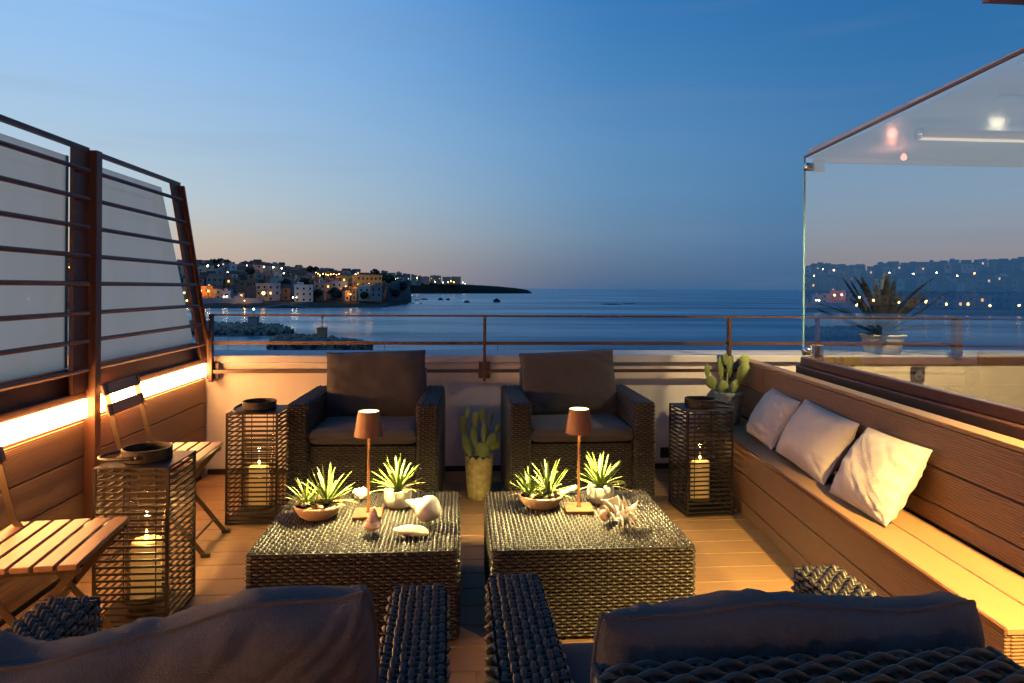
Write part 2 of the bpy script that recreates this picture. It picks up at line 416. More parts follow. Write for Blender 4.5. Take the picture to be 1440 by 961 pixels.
# ------------------------------------------------------------------ the terrace: deck, walls, railing
BK, BY0 = 0.0837, 4.357                       # the bench and glass run slightly outwards with distance
def bx(x0, y): return x0 + BK * (y - BY0)

slab = struct(MB().box(-2.1, 7.5, -4.0, 5.6, -0.45, -0.04).obj('terrace_slab', MATS['cap_stone']))
deck = struct(MB().box(-1.95, 2.4, -3.9, 5.24, -0.036, -0.026).obj('deck', MATS['wicker_core']))
PITCH = 0.172
k = 0
y = 4.05 + PITCH * 6 + 0.0
ys = []
while y > -3.8:
    ys.append(y); y -= PITCH
for y in ys:
    y1 = min(y + PITCH - 0.0065, 5.235)
    if y1 - y < 0.03: continue
    xr = bx(1.787, max(y, 1.2)) + 0.04
    xj = random.uniform(-1.3, 1.2)
    for a_, b_ in (((-1.865, xj - 0.0008), (xj + 0.0008, xr)) if random.random() < 0.25 else ((-1.865, xr),)):
        MB().box(a_, b_, y, y1, -0.022, 0.0, ch=0.002).obj('deck_board', deckm, deck)

wall = thing('parapet_wall', 'low white plastered parapet with grey stone cap along the seaward side of the deck', 'wall', (2.5, 5.3, 0))
def rel(o, root):
    o.parent = root; o.matrix_parent_inverse = Matrix.Translation(root.location).inverted() if root.rotation_euler.z == 0 else (Matrix.Translation(root.location) @ Matrix.Rotation(root.rotation_euler.z, 4, 'Z')).inverted()
    return o
def wpart(name, mb, m, root, smooth=False):
    """a part built in world coordinates, parented to its thing"""
    return rel(mb.obj(name, m, smooth=smooth), root)
wpart('wall_face', MB().box(-3.2, 9.0, 5.24, 5.60, -0.4, 0.83), plast, wall)
wpart('stone_cap', MB().box(-3.2, 9.0, 5.205, 5.64, 0.83, 0.888, ch=0.006), capm, wall)
wpart('base_strip', MB().box(-1.86, 1.86, 5.226, 5.239, 0.001, 0.04), dkmet, wall)  # plain dark strip along the foot of the wall
wpart('inner_render', MB().box(2.78, 9.0, 5.185, 5.204, 0.30, 0.815), cream, wall)
wpart('inner_render', MB().box(2.78, 9.0, 5.176, 5.184, 0.30, 0.655), cream, wall)
wpart('trim', MB().box(2.72, 9.0, 5.17, 5.203, 0.817, 0.872), rust, wall)

rail = thing('railing', 'slim brown steel railing of flat bars bracketed to the white parapet', 'railing', (0.2, 5.16, 0))
for x in (-1.815, 0.188, 2.085, 3.95):
    w = 0.011 if x < 3 else 0.03
    wpart('post', MB().box(x - w, x + w, 5.13, 5.18, 0.70 if x < 3 else 0.889, 1.183), rustd, rail)
    if x < 3: wpart('bracket', MB().box(x - 0.045, x + 0.045, 5.182, 5.204, 0.715, 0.84, ch=0.004), rustd, rail)
for z, x1, hh in ((1.190, 3.95, 0.007), (0.985, 3.95, 0.012), (0.775, 2.25, 0.012)):
    wpart('rail', MB().box(-1.83, x1, 5.145, 5.168, z - hh, z + hh), rustd, rail)

# left side: boards, glowing strip, steel screen with frosted panes
lw = thing('board_wall', 'low wall of ribbed brown composite boards on the chair side of the deck', 'wall', (-1.9, 3.4, 0))
wpart('backing', MB().box(-2.05, -1.895, -1.0, 5.2, -0.3, 0.70), wickcore, lw)
for (a, b_) in ((-0.9, 3.585), (3.60, 5.195)):
    for i in range(4):
        z1 = 0.722 - 0.1765 * i; z0 = max(0.004, z1 - 0.1705)
        wpart('board', MB().box(-1.893, -1.868, a, b_, z0, z1, ch=0.003), ribx, lw)
wpart('sill', MB().box(-1.96, -1.870, -0.9, 5.195, 0.7235, 0.742, ch=0.003), rust, lw)

led = thing('light_strip', 'long glowing warm light strip recessed between board wall and steel screen', 'light', (-1.93, 3.4, 0.78))
wpart('diffuser', MB().box(-1.90, -1.853, -0.9, 5.16, 0.7425, 0.832), ledm, led)

scr = thing('glass_screen', 'tall windbreak of brown steel bars and frosted panes with a leaning end post', 'screen', (-1.9, 3.6, 0.8))
wpart('base_channel', MB().box(-1.985, -1.86, -0.9, 5.2, 0.833, 0.872, ch=0.004), rust, scr)
wpart('base_channel', MB().box(-1.99, -1.90, -0.9, 5.18, 0.8725, 0.99), rust, scr)
def leanbar(y0a, y1a, y0b, y1b, za, zb, x0, x1):
    V = [(x, yy, z) for z, (ya, yb) in ((za, (y0a, y1a)), (zb, (y0b, y1b))) for yy in (ya, yb) for x in (x0, x1)]
    return MB().add(V, [(0, 2, 3, 1), (4, 5, 7, 6), (0, 1, 5, 4), (2, 6, 7, 3), (0, 4, 6, 2), (1, 3, 7, 5)])
ZT = 2.065
wpart('flat_post', MB().box(-1.872, -1.852, 3.43, 3.555, 0.8735, ZT - 0.001), rust, scr)
wpart('post', MB().box(-1.875, -1.815, 3.563, 3.617, 0.003, ZT + 0.012, ch=0.003), rust, scr)
wpart('leaning_post', leanbar(5.07, 5.195, 4.55, 4.672, 0.8735, ZT - 0.004, -1.872, -1.852), rust, scr)
wpart('leaning_post', leanbar(5.178, 5.195, 4.655, 4.672, 0.8735, ZT - 0.004, -1.852, -1.822), rust, scr)
wpart('top_rail', MB().box(-1.874, -1.850, -0.9, 3.562, ZT, ZT + 0.022), rust, scr)
wpart('top_rail', MB().box(-1.874, -1.850, 3.618, 4.675, ZT - 0.003, ZT + 0.019), rust, scr)
ZR = [1.966, 1.826, 1.686, 1.546, 1.409, 1.264, 1.127, 0.985]
for z in ZR:
    yend = 4.60 + (ZT - z) * 0.443
    for a, b_ in ((-0.9, 3.52), (3.618, yend)):
        wpart('bar', MB().tube([(-1.832, a, z), (-1.832, b_, z)], 0.0115, 8), rust, scr)
def pane(y0, yb, yt, z0, z1):
    V = [(x, yy, z) for x in (-1.935, -1.925) for (yy, z) in ((y0, z0), (yb, z0), (yt, z1), (y0, z1))]
    return MB().add(V, [(0, 1, 2, 3), (7, 6, 5, 4), (0, 4, 5, 1), (1, 5, 6, 2), (2, 6, 7, 3), (3, 7, 4, 0)])
wpart('frosted_pane', pane(-0.9, 3.49, 3.49, 0.993, 2.035), frost, scr)
wpart('pane_edge', MB().box(-1.936, -1.924, 3.491, 3.515, 0.993, 2.036), edgeg, scr)
wpart('frosted_pane', pane(3.58, 5.11, 4.56, 0.993, 2.035), frost, scr)
# right side: bench along the glass
bench = thing('deck_bench', 'long built-in bench of brown composite boards under the clear glass', 'bench', (1.9, 3.5, 0))
BM = Matrix(((1, BK, 0, -BK * BY0), (0, 1, 0, 0), (0, 0, 1, 0), (0, 0, 0, 1)))     # runs along the slanting line x = x0 + BK*(y-BY0)
YB0, YB1 = 1.86, 5.20
for i, (z0, z1) in enumerate(((0.255, 0.405), (0.087, 0.249), (0.004, 0.081))):
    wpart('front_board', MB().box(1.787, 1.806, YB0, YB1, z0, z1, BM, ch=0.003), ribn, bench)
wpart('front_lip', MB().box(1.783, 1.79, YB0 - 0.003, YB1, 0.407, 0.4235, BM), rust, bench)
for a, b_ in ((1.791, 1.948), (1.954, 2.104)):
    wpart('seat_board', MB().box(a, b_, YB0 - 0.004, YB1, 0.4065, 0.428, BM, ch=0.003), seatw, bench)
for z0, z1 in ((0.27, 0.405), (0.115, 0.265), (0.004, 0.11)):
    wpart('end_board', MB().box(1.806, 2.33, YB0 - 0.002, YB0 + 0.02, z0, z1, Matrix.Translation((BK * (YB0 - BY0), 0, 0)), ch=0.003), ribn, bench)
wpart('seat_board', MB().box(2.11, 2.33, 1.86, 1.895, 0.4065, 0.428, BM, ch=0.003), seatw, bench)
wpart('carcass', MB().box(1.812, 2.10, YB0 + 0.03, YB1 - 0.01, 0.01, 0.402, BM), wickcore, bench)
rows = ((0.437, 0.515), (0.521, 0.668), (0.674, 0.846))
for i, (z0, z1) in enumerate(rows):
    for a, b_ in (((1.9, 4.655), (4.66, 5.2)) if i == 2 else ((1.9, 5.2),)):
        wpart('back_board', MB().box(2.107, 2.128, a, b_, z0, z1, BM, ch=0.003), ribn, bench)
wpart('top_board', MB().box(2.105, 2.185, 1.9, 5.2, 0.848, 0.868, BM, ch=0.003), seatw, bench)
for z0, z1 in rows:
    wpart('end_board', MB().box(2.107, 2.32, 1.882, 1.898, z0, z1, BM, ch=0.003), ribn, bench)
wpart('back_core', MB().box(2.13, 2.32, 1.91, 5.19, 0.0, 0.80, BM), wickcore, bench)

gl = thing('glass_partition', 'tall clear glass panel on a red-brown rail behind the cushioned bench', 'glass panel', (2.36, 3.5, 0.9))
wpart('base_rail', MB().box(2.335, 2.385, 0.4, 4.56, 0.885, 0.938, BM, ch=0.004), railm, gl)
wpart('base_rail', MB().box(2.312, 2.40, 0.4, 4.585, 0.812, 0.882, BM, ch=0.004), rust, gl)
def gpane(x0, x1):
    V = []
    for x in (x0, x1):
        for (yy, z) in ((0.4, 0.939), (4.565, 0.939), (4.565, 2.318), (0.4, 2.372)):
            V.append((x + BK * (yy - BY0), yy, z))
    return MB().add(V, [(0, 1, 2, 3), (7, 6, 5, 4), (0, 4, 5, 1), (1, 5, 6, 2), (2, 6, 7, 3), (3, 7, 4, 0)])
gm = MB().add([(2.36 + BK * (yy - BY0), yy, z) for (yy, z) in ((0.4, 0.939), (4.565, 0.939), (4.565, 2.318), (0.4, 2.372))], [(0, 1, 2, 3)])
wpart('pane', gm, clear, gl)
def slope(x0, x1, ya, yb, dz0, dz1):
    V = []
    for (yy, z) in ((ya, 2.318 + (4.565 - ya) * 0.013), (yb, 2.318 + (4.565 - yb) * 0.013)):
        for dx in (x0, x1):
            for dz in (dz0, dz1): V.append((dx + BK * (yy - BY0), yy, z + dz))
    return MB().add(V, [(0, 1, 3, 2), (4, 6, 7, 5), (0, 4, 5, 1), (2, 3, 7, 6), (0, 2, 6, 4), (1, 5, 7, 3)])
wpart('top_edge', slope(2.353, 2.367, 0.4, 4.57, 0.0, 0.012), rust, gl)
wpart('front_edge', MB().box(2.354, 2.366, 4.566, 4.575, 0.939, 2.318, BM), edgeg, gl)
for z in (0.985, 2.245):
    c = Vector((2.36 + BK * (4.50 - BY0), 4.50, z))
    cl_ = wpart('clamp', MB().lathe([(0.0, -0.03), (0.026, -0.03), (0.028, -0.026), (0.028, 0.026), (0.026, 0.03), (0, 0.03)], 20, Matrix.Translation(c) @ Matrix.Rotation(R(90), 4, 'Y')), chrome, gl, True)
    wpart('clamp_plate', MB().box(c.x + 0.008, c.x + 0.10, 4.47, 4.49, z - 0.045, z + 0.045, ch=0.006), chrome, gl)

# the neighbouring covered terrace beyond the glass
nf = struct(MB().box(2.52, 9.0, -3.9, 5.17, 0.30, 0.45).obj('neighbour_floor', MATS['cream_plaster']))
can = thing('canopy', 'flat lavender-white canopy ceiling seen through the top of the glass panel', 'canopy', (4.5, 2.0, 2.35))
V = [(2.40 + BK * (yy - BY0), yy, z) for z in (2.325, 2.385) for yy in (-3.9, 4.60)] + [(9, yy, z) for z in (2.325, 2.385) for yy in (-3.9, 4.60)]
wpart('ceiling', MB().add(V, [(0, 1, 5, 4), (2, 6, 7, 3), (0, 2, 3, 1), (4, 5, 7, 6), (1, 3, 7, 5), (0, 4, 6, 2)]), canopym, can)
for yy in (1.2, 3.0):
    wpart('seam', MB().box(2.52, 8.8, yy, yy + 0.03, 2.312, 2.3245), canopym, can)
wpart('edge_beam', MB().box(2.46, 9, 4.56, 4.60, 2.29, 2.3245), canopym, can)
tube = thing('tube_light', 'slim horizontal cream tube hanging under the lavender canopy', 'tube', (3.5, 3.55, 2.26))
wpart('tube', MB().tube([(2.50, 3.55, 2.262), (7.0, 3.55, 2.262)], 0.026, 16), tubem, tube, True)
wpart('lit_strip', MB().box(2.505, 7.0, 3.535, 3.565, 2.229, 2.237), tubeglow, tube)
wpart('end_cap', MB().tube([(2.485, 3.55, 2.262), (2.4995, 3.55, 2.262)], 0.032, 20), chrome, tube, True)
for x in (3.2, 4.6): wpart('hanger', MB().box(x, x + 0.012, 3.545, 3.555, 2.289, 2.3245), chrome, tube)
spot = thing('ceiling_spot', 'lit round ceiling spot under the lavender canopy', 'light', (3.21, 3.87, 2.32))
wpart('bezel', MB().lathe([(0.034, 0.0), (0.046, -0.004), (0.05, 0.0), (0.05, 0.006)], 24, Matrix.Translation((3.21, 3.87, 2.317))), chrome, spot, True)
wpart('lens', MB().lathe([(0.0, -0.006), (0.02, -0.005), (0.033, 0.0)], 20, Matrix.Translation((3.21, 3.87, 2.318))), roomglow, spot, True)
light('spot_light', (3.21, 3.87, 2.28), 420, (1.0, 0.74, 0.36), 0.04, spot=150, aim=(3.4, 4.3, 0.5), blend=0.5)
light('canopy_fill', (3.21, 3.87, 2.22), 1.2, (1.0, 0.85, 0.55), 0.04)  # added weak fill that brightens the canopy
pend = thing('pendant_lamp', 'small pink glowing bulb hanging on a cord near the glass corner', 'lamp', (2.86, 4.22, 2.3))
wpart('cord', MB().tube([(2.86, 4.22, 2.3245), (2.862, 4.22, 2.29)], 0.004, 6), tubem, pend)
wpart('bulb', MB().lathe([(0.0, -0.04), (0.014, -0.034), (0.02, -0.02), (0.015, -0.004), (0.008, 0.006), (0, 0.008)], 14, Matrix.Translation((2.862, 4.22, 2.285))), pinkglow, pend, True)
light('pendant_light', (2.80, 4.25, 2.22), 1.6, (1.0, 0.36, 0.2), 0.03)
sl = thing('step_light', 'square dark plate with a round chrome spot set in the cream wall', 'wall light', (3.33, 5.17, 0.72))
wpart('plate', MB().box(3.578, 3.688, 5.160, 5.1755, 0.678, 0.798, ch=0.003), dkmet, sl)
wpart('ring', MB().lathe([(0.024, 0), (0.034, 0.004), (0.036, 0.012), (0.030, 0.016), (0.022, 0.008)], 20, Matrix.Translation((3.633, 5.16, 0.738)) @ Matrix.Rotation(R(90), 4, 'X')), chrome, sl, True)
sof = thing('roof_overhang', 'corner of a roof overhang at the top edge of the view, orange lamplight in its colour', 'roof', (3.6, 1.0, 2.65))
wpart('fascia', MB().box(2.17, 6.0, 2.64, 2.70, 2.606, 2.9), copper, sof)  # orange lamplight on this edge is put into its colour
wpart('soffit', MB().box(2.17, 6.0, -3.9, 2.64, 2.62, 2.9), cream, sof)

# the unseen house behind the viewer and the assumed lamps
house = thing('house_facade', 'cream house front with an assumed wall lamp behind the seating', 'house', (0, -4.0, 0))
wpart('wall_face', MB().box(-5, 7.5, -4.3, -4.0, 0.0, 2.6), cream, house)
wpart('roof_edge', MB().box(-5, 7.5, -4.3, -3.8, 2.6, 2.75), capm, house)
for (x, z, nm) in ((0.25, 1.30, 'low'),):
    wl = thing('assumed_wall_lamp', f'{nm} assumed bronze wall lamp on the cream house front', 'lamp', (x, -3.98, z))  # lamp out of view, assumed from the warm light on cushion backs and parapet
    wpart('back_plate', MB().box(x - 0.04, x + 0.04, -3.995, -3.975, z - 0.08, z + 0.08, ch=0.004), lanm, wl)
    wpart('globe', MB().lathe([(0, -0.05), (0.03, -0.042), (0.05, 0), (0.03, 0.042), (0, 0.05)], 16, Matrix.Translation((x, -3.91, z))), lampglow, wl, True)
    if nm == 'low': light('assumed_wall_lamp_light', (x, -3.80, z), 95, (1.0, 0.50, 0.34), 0.06)
sp_ = thing('assumed_arm_spotlight', 'assumed bronze spotlight on an added arm from the roof overhang above the near end of the bench', 'lamp', (2.0, 0.75, 2.5))  # unseen source assumed for the yellow light on the bench; fixture and arm added
wpart('arm', MB().tube([(2.16, 0.75, 2.68), (2.0, 0.75, 2.62), (1.86, 0.75, 2.52)], 0.012, 8), lanm, sp_, True)
wpart('hood', MB().lathe([(0.02, 0.06), (0.045, 0.05), (0.055, -0.04), (0.05, -0.04), (0.04, 0.03)], 20, Matrix.Translation((1.86, 0.75, 2.46)), cap=False), lanm, sp_, True)
wpart('bulb', MB().lathe([(0, -0.02), (0.02, -0.012), (0.02, 0.012), (0, 0.02)], 12, Matrix.Translation((1.86, 0.75, 2.46))), lampglow, sp_, True)
light('assumed_spotlight_beam', (1.86, 0.75, 2.38), 2800, (1.0, 0.64, 0.19), 0.045, spot=64, aim=(1.76, 1.85, 0.3), blend=0.9)

# ------------------------------------------------------------------ woven rattan
def strand(acc, Pp, N, T, disp, r, t, mi=0):
    """one half-round woven strand along points Pp, bulging along N by disp, sideways T"""
    n = len(Pp)
    offs = ((-1.0, -0.35 * t), (-0.58, 0.75 * t), (0.58, 0.75 * t), (1.0, -0.35 * t))
    dm = disp.max() - disp.min()
    wv = r * (0.72 + 0.28 * (disp - disp.min()) / dm) if dm > 1e-5 else np.full(n, r)
    V = np.empty((n, 4, 3))
    for i, (a, b_) in enumerate(offs):
        V[:, i, :] = Pp + T * (a * wv)[:, None] + N * (disp + b_)[:, None]
    base = acc['n']
    idx = (np.arange(n - 1) * 4)[:, None] + base
    for i in range(3):
        acc['f'].append(np.concatenate([idx + i, idx + i + 1, idx + i + 5, idx + i + 4], 1))
    acc['m'].append(np.full((n - 1) * 3, mi, np.int32))
    acc['v'].append(V.reshape(-1, 3)); acc['n'] += n * 4
def rattan_mesh(name, x0, x1, y0, y1, z0, z1, top='y', row=0.0125, tp=0.0176, period=0.046, rc=0.018, sides=True, topw=True, amp=0.0052, tws=0.35):
    """a box wrapped in weave: strands round the four sides, strands over the top along y or x, stakes between"""
    acc = {'n': 0, 'v': [], 'f': [], 'm': []}
    rng = np.random.RandomState(int(abs(x0 * 1000) + abs(y1 * 777) + abs(z1 * 3331)) % 9999)
    # perimeter
    cx = [(x1 - rc, y0 + rc, -90), (x1 - rc, y1 - rc, 0), (x0 + rc, y1 - rc, 90), (x0 + rc, y0 + rc, 180)]
    L = 2 * (x1 - x0 + y1 - y0) - 8 * rc + 2 * math.pi * rc
    npd = max(4, round(L / period)); 
    m = npd * 6
    sarr = np.linspace(0, L, m + 1)
    # walk the rounded rectangle
    segs = []
    pts = []
    Wd, Dd = x1 - x0 - 2 * rc, y1 - y0 - 2 * rc
    q = math.pi * rc / 2
    def at(s):
        s = s % L
        for (ln, kind, dat) in (((Wd), 'l', ((x0 + rc, y0), (1, 0), (0, -1))), (q, 'c', cx[0]), ((Dd), 'l', ((x1, y0 + rc), (0, 1), (1, 0))), (q, 'c', cx[1]), ((Wd), 'l', ((x1 - rc, y1), (-1, 0), (0, 1))), (q, 'c', cx[2]), ((Dd), 'l', ((x0, y1 - rc), (0, -1), (-1, 0))), (q, 'c', cx[3])):
            if s <= ln:
                if kind == 'l':
                    (px, py), (dx, dy), nn = dat
                    return px + dx * s, py + dy * s, nn[0], nn[1]
                a = R(dat[2]) + (s / ln) * math.pi / 2
                return dat[0] + rc * math.cos(a), dat[1] + rc * math.sin(a), math.cos(a), math.sin(a)
            s -= ln
        return x0 + rc, y0, 0, -1
    per = np.array([at(s) for s in sarr])
    if sides:
        nr = max(2, round((z1 - z0 - 0.01) / row)); rw = (z1 - z0 - 0.008) / nr
        Np = np.column_stack([per[:, 2], per[:, 3], np.zeros(m + 1)])
        Tp = np.tile(np.array([0, 0, 1.0]), (m + 1, 1))
        for k in range(nr):
            zz = z0 + 0.002 + (k + 0.5) * rw
            d = 0.72 * amp * np.cos(2 * math.pi * npd * sarr / L + math.pi * k) * (0.85 + 0.45 * rng.rand())
            Pp = np.column_stack([per[:, 0], per[:, 1], np.full(m + 1, zz) + 0.0009 * np.sin(sarr * 9 + k * 1.7)])
            strand(acc, Pp, Np, Tp, d, rw * 0.35, 0.0055)
        ns = npd * 2
        for k in range(ns):
            xx, yy, nx, ny = at((k + 0.0) * L / ns)
            Pp = np.array([(xx, yy, z0 + 0.002), (xx, yy, z1 - 0.004)]); N2 = np.tile(np.array([nx, ny, 0.0]), (2, 1)); T2 = np.tile(np.array([-ny, nx, 0.0]), (2, 1))
            strand(acc, Pp, N2, T2, np.array([-0.0012, -0.0012]), 0.0052, 0.004, 2)
    if topw:
        if top == 'y': a0, a1, b0, b1 = x0, x1, y0, y1
        else: a0, a1, b0, b1 = y0, y1, x0, x1
        nt_ = max(2, round((a1 - a0) / tp)); tw = (a1 - a0) / nt_
        npt = max(2, round((b1 - b0) / (period * 0.86))); mt = npt * 6
        tt = np.linspace(0, 1, mt + 1)
        bb = b0 - 0.002 + (b1 - b0 + 0.004) * tt
        edge = np.minimum(bb - b0, b1 - bb)
        roll = -0.010 * np.clip(1 - edge / 0.012, 0, 1) ** 2
        for k in range(nt_):
            aa = a0 + (k + 0.5) * tw
            side = min(k, nt_ - 1 - k)
            dz = -0.006 if side == 0 else 0.0
            d = amp * 1.15 * np.cos(2 * math.pi * npt * tt + math.pi * k) * (0.85 + 0.45 * rng.rand())
            A = np.full(mt + 1, aa) + 0.0011 * np.sin(tt * 31 + k * 2.3)
            Z = np.full(mt + 1, z1 + dz) + roll
            Pp = np.column_stack([A, bb, Z]) if top == 'y' else np.column_stack([bb, A, Z])
            Tv = np.array([1.0, 0, 0]) if top == 'y' else np.array([0, 1.0, 0])
            strand(acc, Pp, np.tile(np.array([0, 0, 1.0]), (mt + 1, 1)), np.tile(Tv, (mt + 1, 1)), d, tw * tws, 0.0062)
        for k in range(npt * 2 + 1):
            bbk = b0 + (b1 - b0) * (k + 0.0) / (npt * 2)
            if top == 'y': Pp = np.array([(a0 + 0.004, bbk, z1 - 0.002), (a1 - 0.004, bbk, z1 - 0.002)]); Tv = np.array([0, 1.0, 0])
            else: Pp = np.array([(bbk, a0 + 0.004, z1 - 0.002), (bbk, a1 - 0.004, z1 - 0.002)]); Tv = np.array([1.0, 0, 0])
            strand(acc, Pp, np.tile(np.array([0, 0, 1.0]), (2, 1)), np.tile(Tv, (2, 1)), np.array([0.0002, 0.0002]), 0.0062, 0.003, 2)
    V = np.concatenate(acc['v']); F = np.concatenate(acc['f'])
    nv, nf_ = len(V), len(F)
    i = 0.007
    c = [(x, y, z) for z in (z0 + 0.001, z1 - i) for y in (y0 + i, y1 - i) for x in (x0 + i, x1 - i)]
    V = np.vstack([V, np.array(c)])
    F = np.vstack([F, np.array([(0, 2, 3, 1), (4, 5, 7, 6), (0, 1, 5, 4), (2, 6, 7, 3), (0, 4, 6, 2), (1, 3, 7, 5)]) + nv])
    me = bpy.data.meshes.new(name)
    me.vertices.add(len(V)); me.vertices.foreach_set('co', V.astype(np.float32).ravel())
    me.loops.add(len(F) * 4); me.loops.foreach_set('vertex_index', F.astype(np.int32).ravel())
    me.polygons.add(len(F)); me.polygons.foreach_set('loop_start', np.arange(0, len(F) * 4, 4, dtype=np.int32))
    me.materials.append(wick); me.materials.append(wickcore); me.materials.append(wickd)
    mi = np.ones(len(F), np.int32); mi[:nf_] = np.concatenate(acc['m'])
    sm = np.ones(len(F), bool); sm[nf_:] = False
    me.polygons.foreach_set('material_index', mi); me.polygons.foreach_set('use_smooth', sm)
    me.update(calc_edges=True); me.validate()
    return me
# ------------------------------------------------------------------ cushions
def cushion_mesh(name, w, h, t, m, n=30, seed=0, p=8.0, q=3.0, wr=0.006, concave=0.0, pucker=0.006, shape=None, ear=0.0):
    """padded rectangle in the xz plane, thickness along y; front and back share the border loop"""
    s = [-1 + 2 * i / n for i in range(n + 1)]
    g = [math.copysign(1 - (1 - abs(a)) ** 1.5, a) for a in s]
    V = []; F = []; ids = {}
    for side in (-1, 1):
        for j, v in enumerate(g):
            for i, u in enumerate(g):
                edge = i in (0, n) or j in (0, n)
                if side == 1 and edge:
                    ids[(1, i, j)] = ids[(-1, i, j)]; continue
                x = w / 2 * u * (1 - concave * (1 - v * v)) ; z = h / 2 * v * (1 - concave * (1 - u * u))
                e = ear * (abs(u) * abs(v)) ** 6
                x *= 1 + e; z *= 1 + e
                th = t / 2 * max(0.0, (1 - abs(u) ** p)) ** (1 / q) * max(0.0, (1 - abs(v) ** p)) ** (1 / q)
                nz_ = noise.noise(Vector((x * 7 + seed * 3.1, side * 2.0 + seed, z * 7))) + 0.5 * noise.noise(Vector((x * 17 + seed, side * 3.0, z * 17 + seed)))
                # folds that run in from the seams
                du, dv = 1 - abs(u), 1 - abs(v)
                k1 = math.exp(-dv * 4.5) * noise.noise(Vector((x * 34 + seed * 5, z * 5, side + seed)))
                k2 = math.exp(-du * 4.5) * noise.noise(Vector((x * 5, z * 34 + seed * 7, side - seed)))
                cr = noise.noise(Vector((x * 9 + z * 14 + seed, seed * 2.0, side * 1.7)))
                crease = -max(0.0, 1 - abs(cr) * 7) * 0.9
                y = side * (th + (wr * nz_ + pucker * (k1 + k2) + wr * crease) * min(1.0, th / (t * 0.2 + 1e-6)))
                pt = Vector((x, y, z))
                if edge: pt.y = 0.004 * noise.noise(Vector((x * 12, seed, z * 12)))
                if shape: pt = shape(pt, u, v)
                ids[(side, i, j)] = len(V); V.append(tuple(pt))
        for j in range(n):
            for i in range(n):
                a, b_, c, d = ids[(side, i, j)], ids[(side, i + 1, j)], ids[(side, i + 1, j + 1)], ids[(side, i, j + 1)]
                F.append((a, b_, c, d) if side == -1 else (d, c, b_, a))
    me = mesh_from(name, V, F, m, True)
    loop = [V[ids[(-1, i, 0)]] for i in range(n + 1)] + [V[ids[(-1, n, j)]] for j in range(1, n + 1)] + [V[ids[(-1, i, n)]] for i in range(n - 1, -1, -1)] + [V[ids[(-1, 0, j)]] for j in range(n - 1, -1, -1)]
    return me, loop
def cushion(name, parent, M, *a, pipe=0.0045, pm=None, **kw):
    me, loop = cushion_mesh(name, *a, **kw)
    o = bpy.data.objects.new(name, me); o.matrix_local = M
    link(o, parent)
    if pipe:
        MB().tube(loop, pipe, 6, cap=False).obj('piping', pm or a[3], o, smooth=True)
    return o
def TRS(loc, rx=0, ry=0, rz=0):
    return Matrix.Translation(loc) @ Matrix.Rotation(R(rz), 4, 'Z') @ Matrix.Rotation(R(ry), 4, 'Y') @ Matrix.Rotation(R(rx), 4, 'X')

# ------------------------------------------------------------------ wicker armchairs
CW, CD, AW = 0.915, 0.79, 0.128
arm_me = rattan_mesh('arm', -AW / 2, AW / 2, -CD / 2, CD / 2, 0.015, 0.685)
base_me = rattan_mesh('seat_base', -0.326, 0.326, -0.365, 0.24, 0.03, 0.432, topw=False)
back_me = rattan_mesh('backrest', -0.326, 0.326, 0.255, 0.385, 0.06, 0.822, top='x', tp=0.0185, period=0.09, tws=0.24)
def armchair(loc, rz, label, seed, back=None, group='wicker armchairs round the low tables'):
    a = thing('armchair', label, 'armchair', loc, rz, group)
    inst('arm', arm_me, a, (-(CW - AW) / 2, 0, 0)); inst('arm', arm_me, a, ((CW - AW) / 2, 0, 0))
    inst('seat_base', base_me, a); inst('backrest', back_me, a)
    cushion('seat_cushion', a, TRS((0, -0.085, 0.482), rx=90), 0.652, 0.60, 0.098, fab2, n=26, seed=seed, p=14, q=4.0, wr=0.002, pucker=0.002)
    if back: back(a)
    else: cushion('back_cushion', a, TRS((0.0, 0.155, 0.735), rx=-13, ry=-1.6 if seed % 2 else -2.6, rz=2), 0.66, 0.44, 0.17, fab, n=34, seed=seed + 3, p=5, q=2.6, wr=0.010, pucker=0.017, ear=0.02)
    return a
armchair((-0.575, 4.60, 0), R(-1.5), 'dark wicker armchair with charcoal cushions between the far lantern and the small cactus pot', 1)
armchair((0.770, 4.61, 0), R(0.5), 'dark wicker armchair with charcoal cushions between the small cactus pot and the dim bench-side lantern', 2)
def near_left_back(a):
    def sh(p, u, v):
        top = max(0.0, v) ** 1.5
        s = -u                                     # the chair is turned round: +s is towards the gap between the chairs
        p.z += top * (0.045 * max(0, s) ** 2 - 0.035 * math.exp(-((s + 0.28) / 0.33) ** 2) + 0.008 * math.sin(u * 9))
        p.y += 0.03 * math.exp(-((s + 0.3) / 0.3) ** 2) * top
        p.x += -0.012 * max(0, s) ** 3 * v
        return p
    cushion('back_cushion', a, TRS((0.010, 0.165, 0.683), rx=-12, ry=2.0), 0.72, 0.45, 0.19, fab, n=56, seed=11, p=7, q=2.8, wr=0.013, pucker=0.016, shape=sh, ear=-0.05)
def near_right_back(a):
    def sh(p, u, v):
        p.z += 0.010 * max(0, v) * math.sin(u * 5 + 1) 
        return p
    cushion('back_cushion', a, TRS((-0.035, 0.135, 0.655), rx=-10, ry=-1.0, rz=1), 0.685, 0.40, 0.17, fab, n=56, seed=17, p=7, q=2.8, wr=0.010, pucker=0.012, shape=sh, ear=-0.02)
armchair((-0.478, 1.245, 0), R(180 + 1.0), 'dark wicker armchair seen from behind with a slumped charcoal cushion near the folding wooden chair', 5, near_left_back)
armchair((0.535, 1.305, 0), R(180 + 0.6), 'dark wicker armchair seen from behind with its woven back rail showing beside the bench', 7, near_right_back)

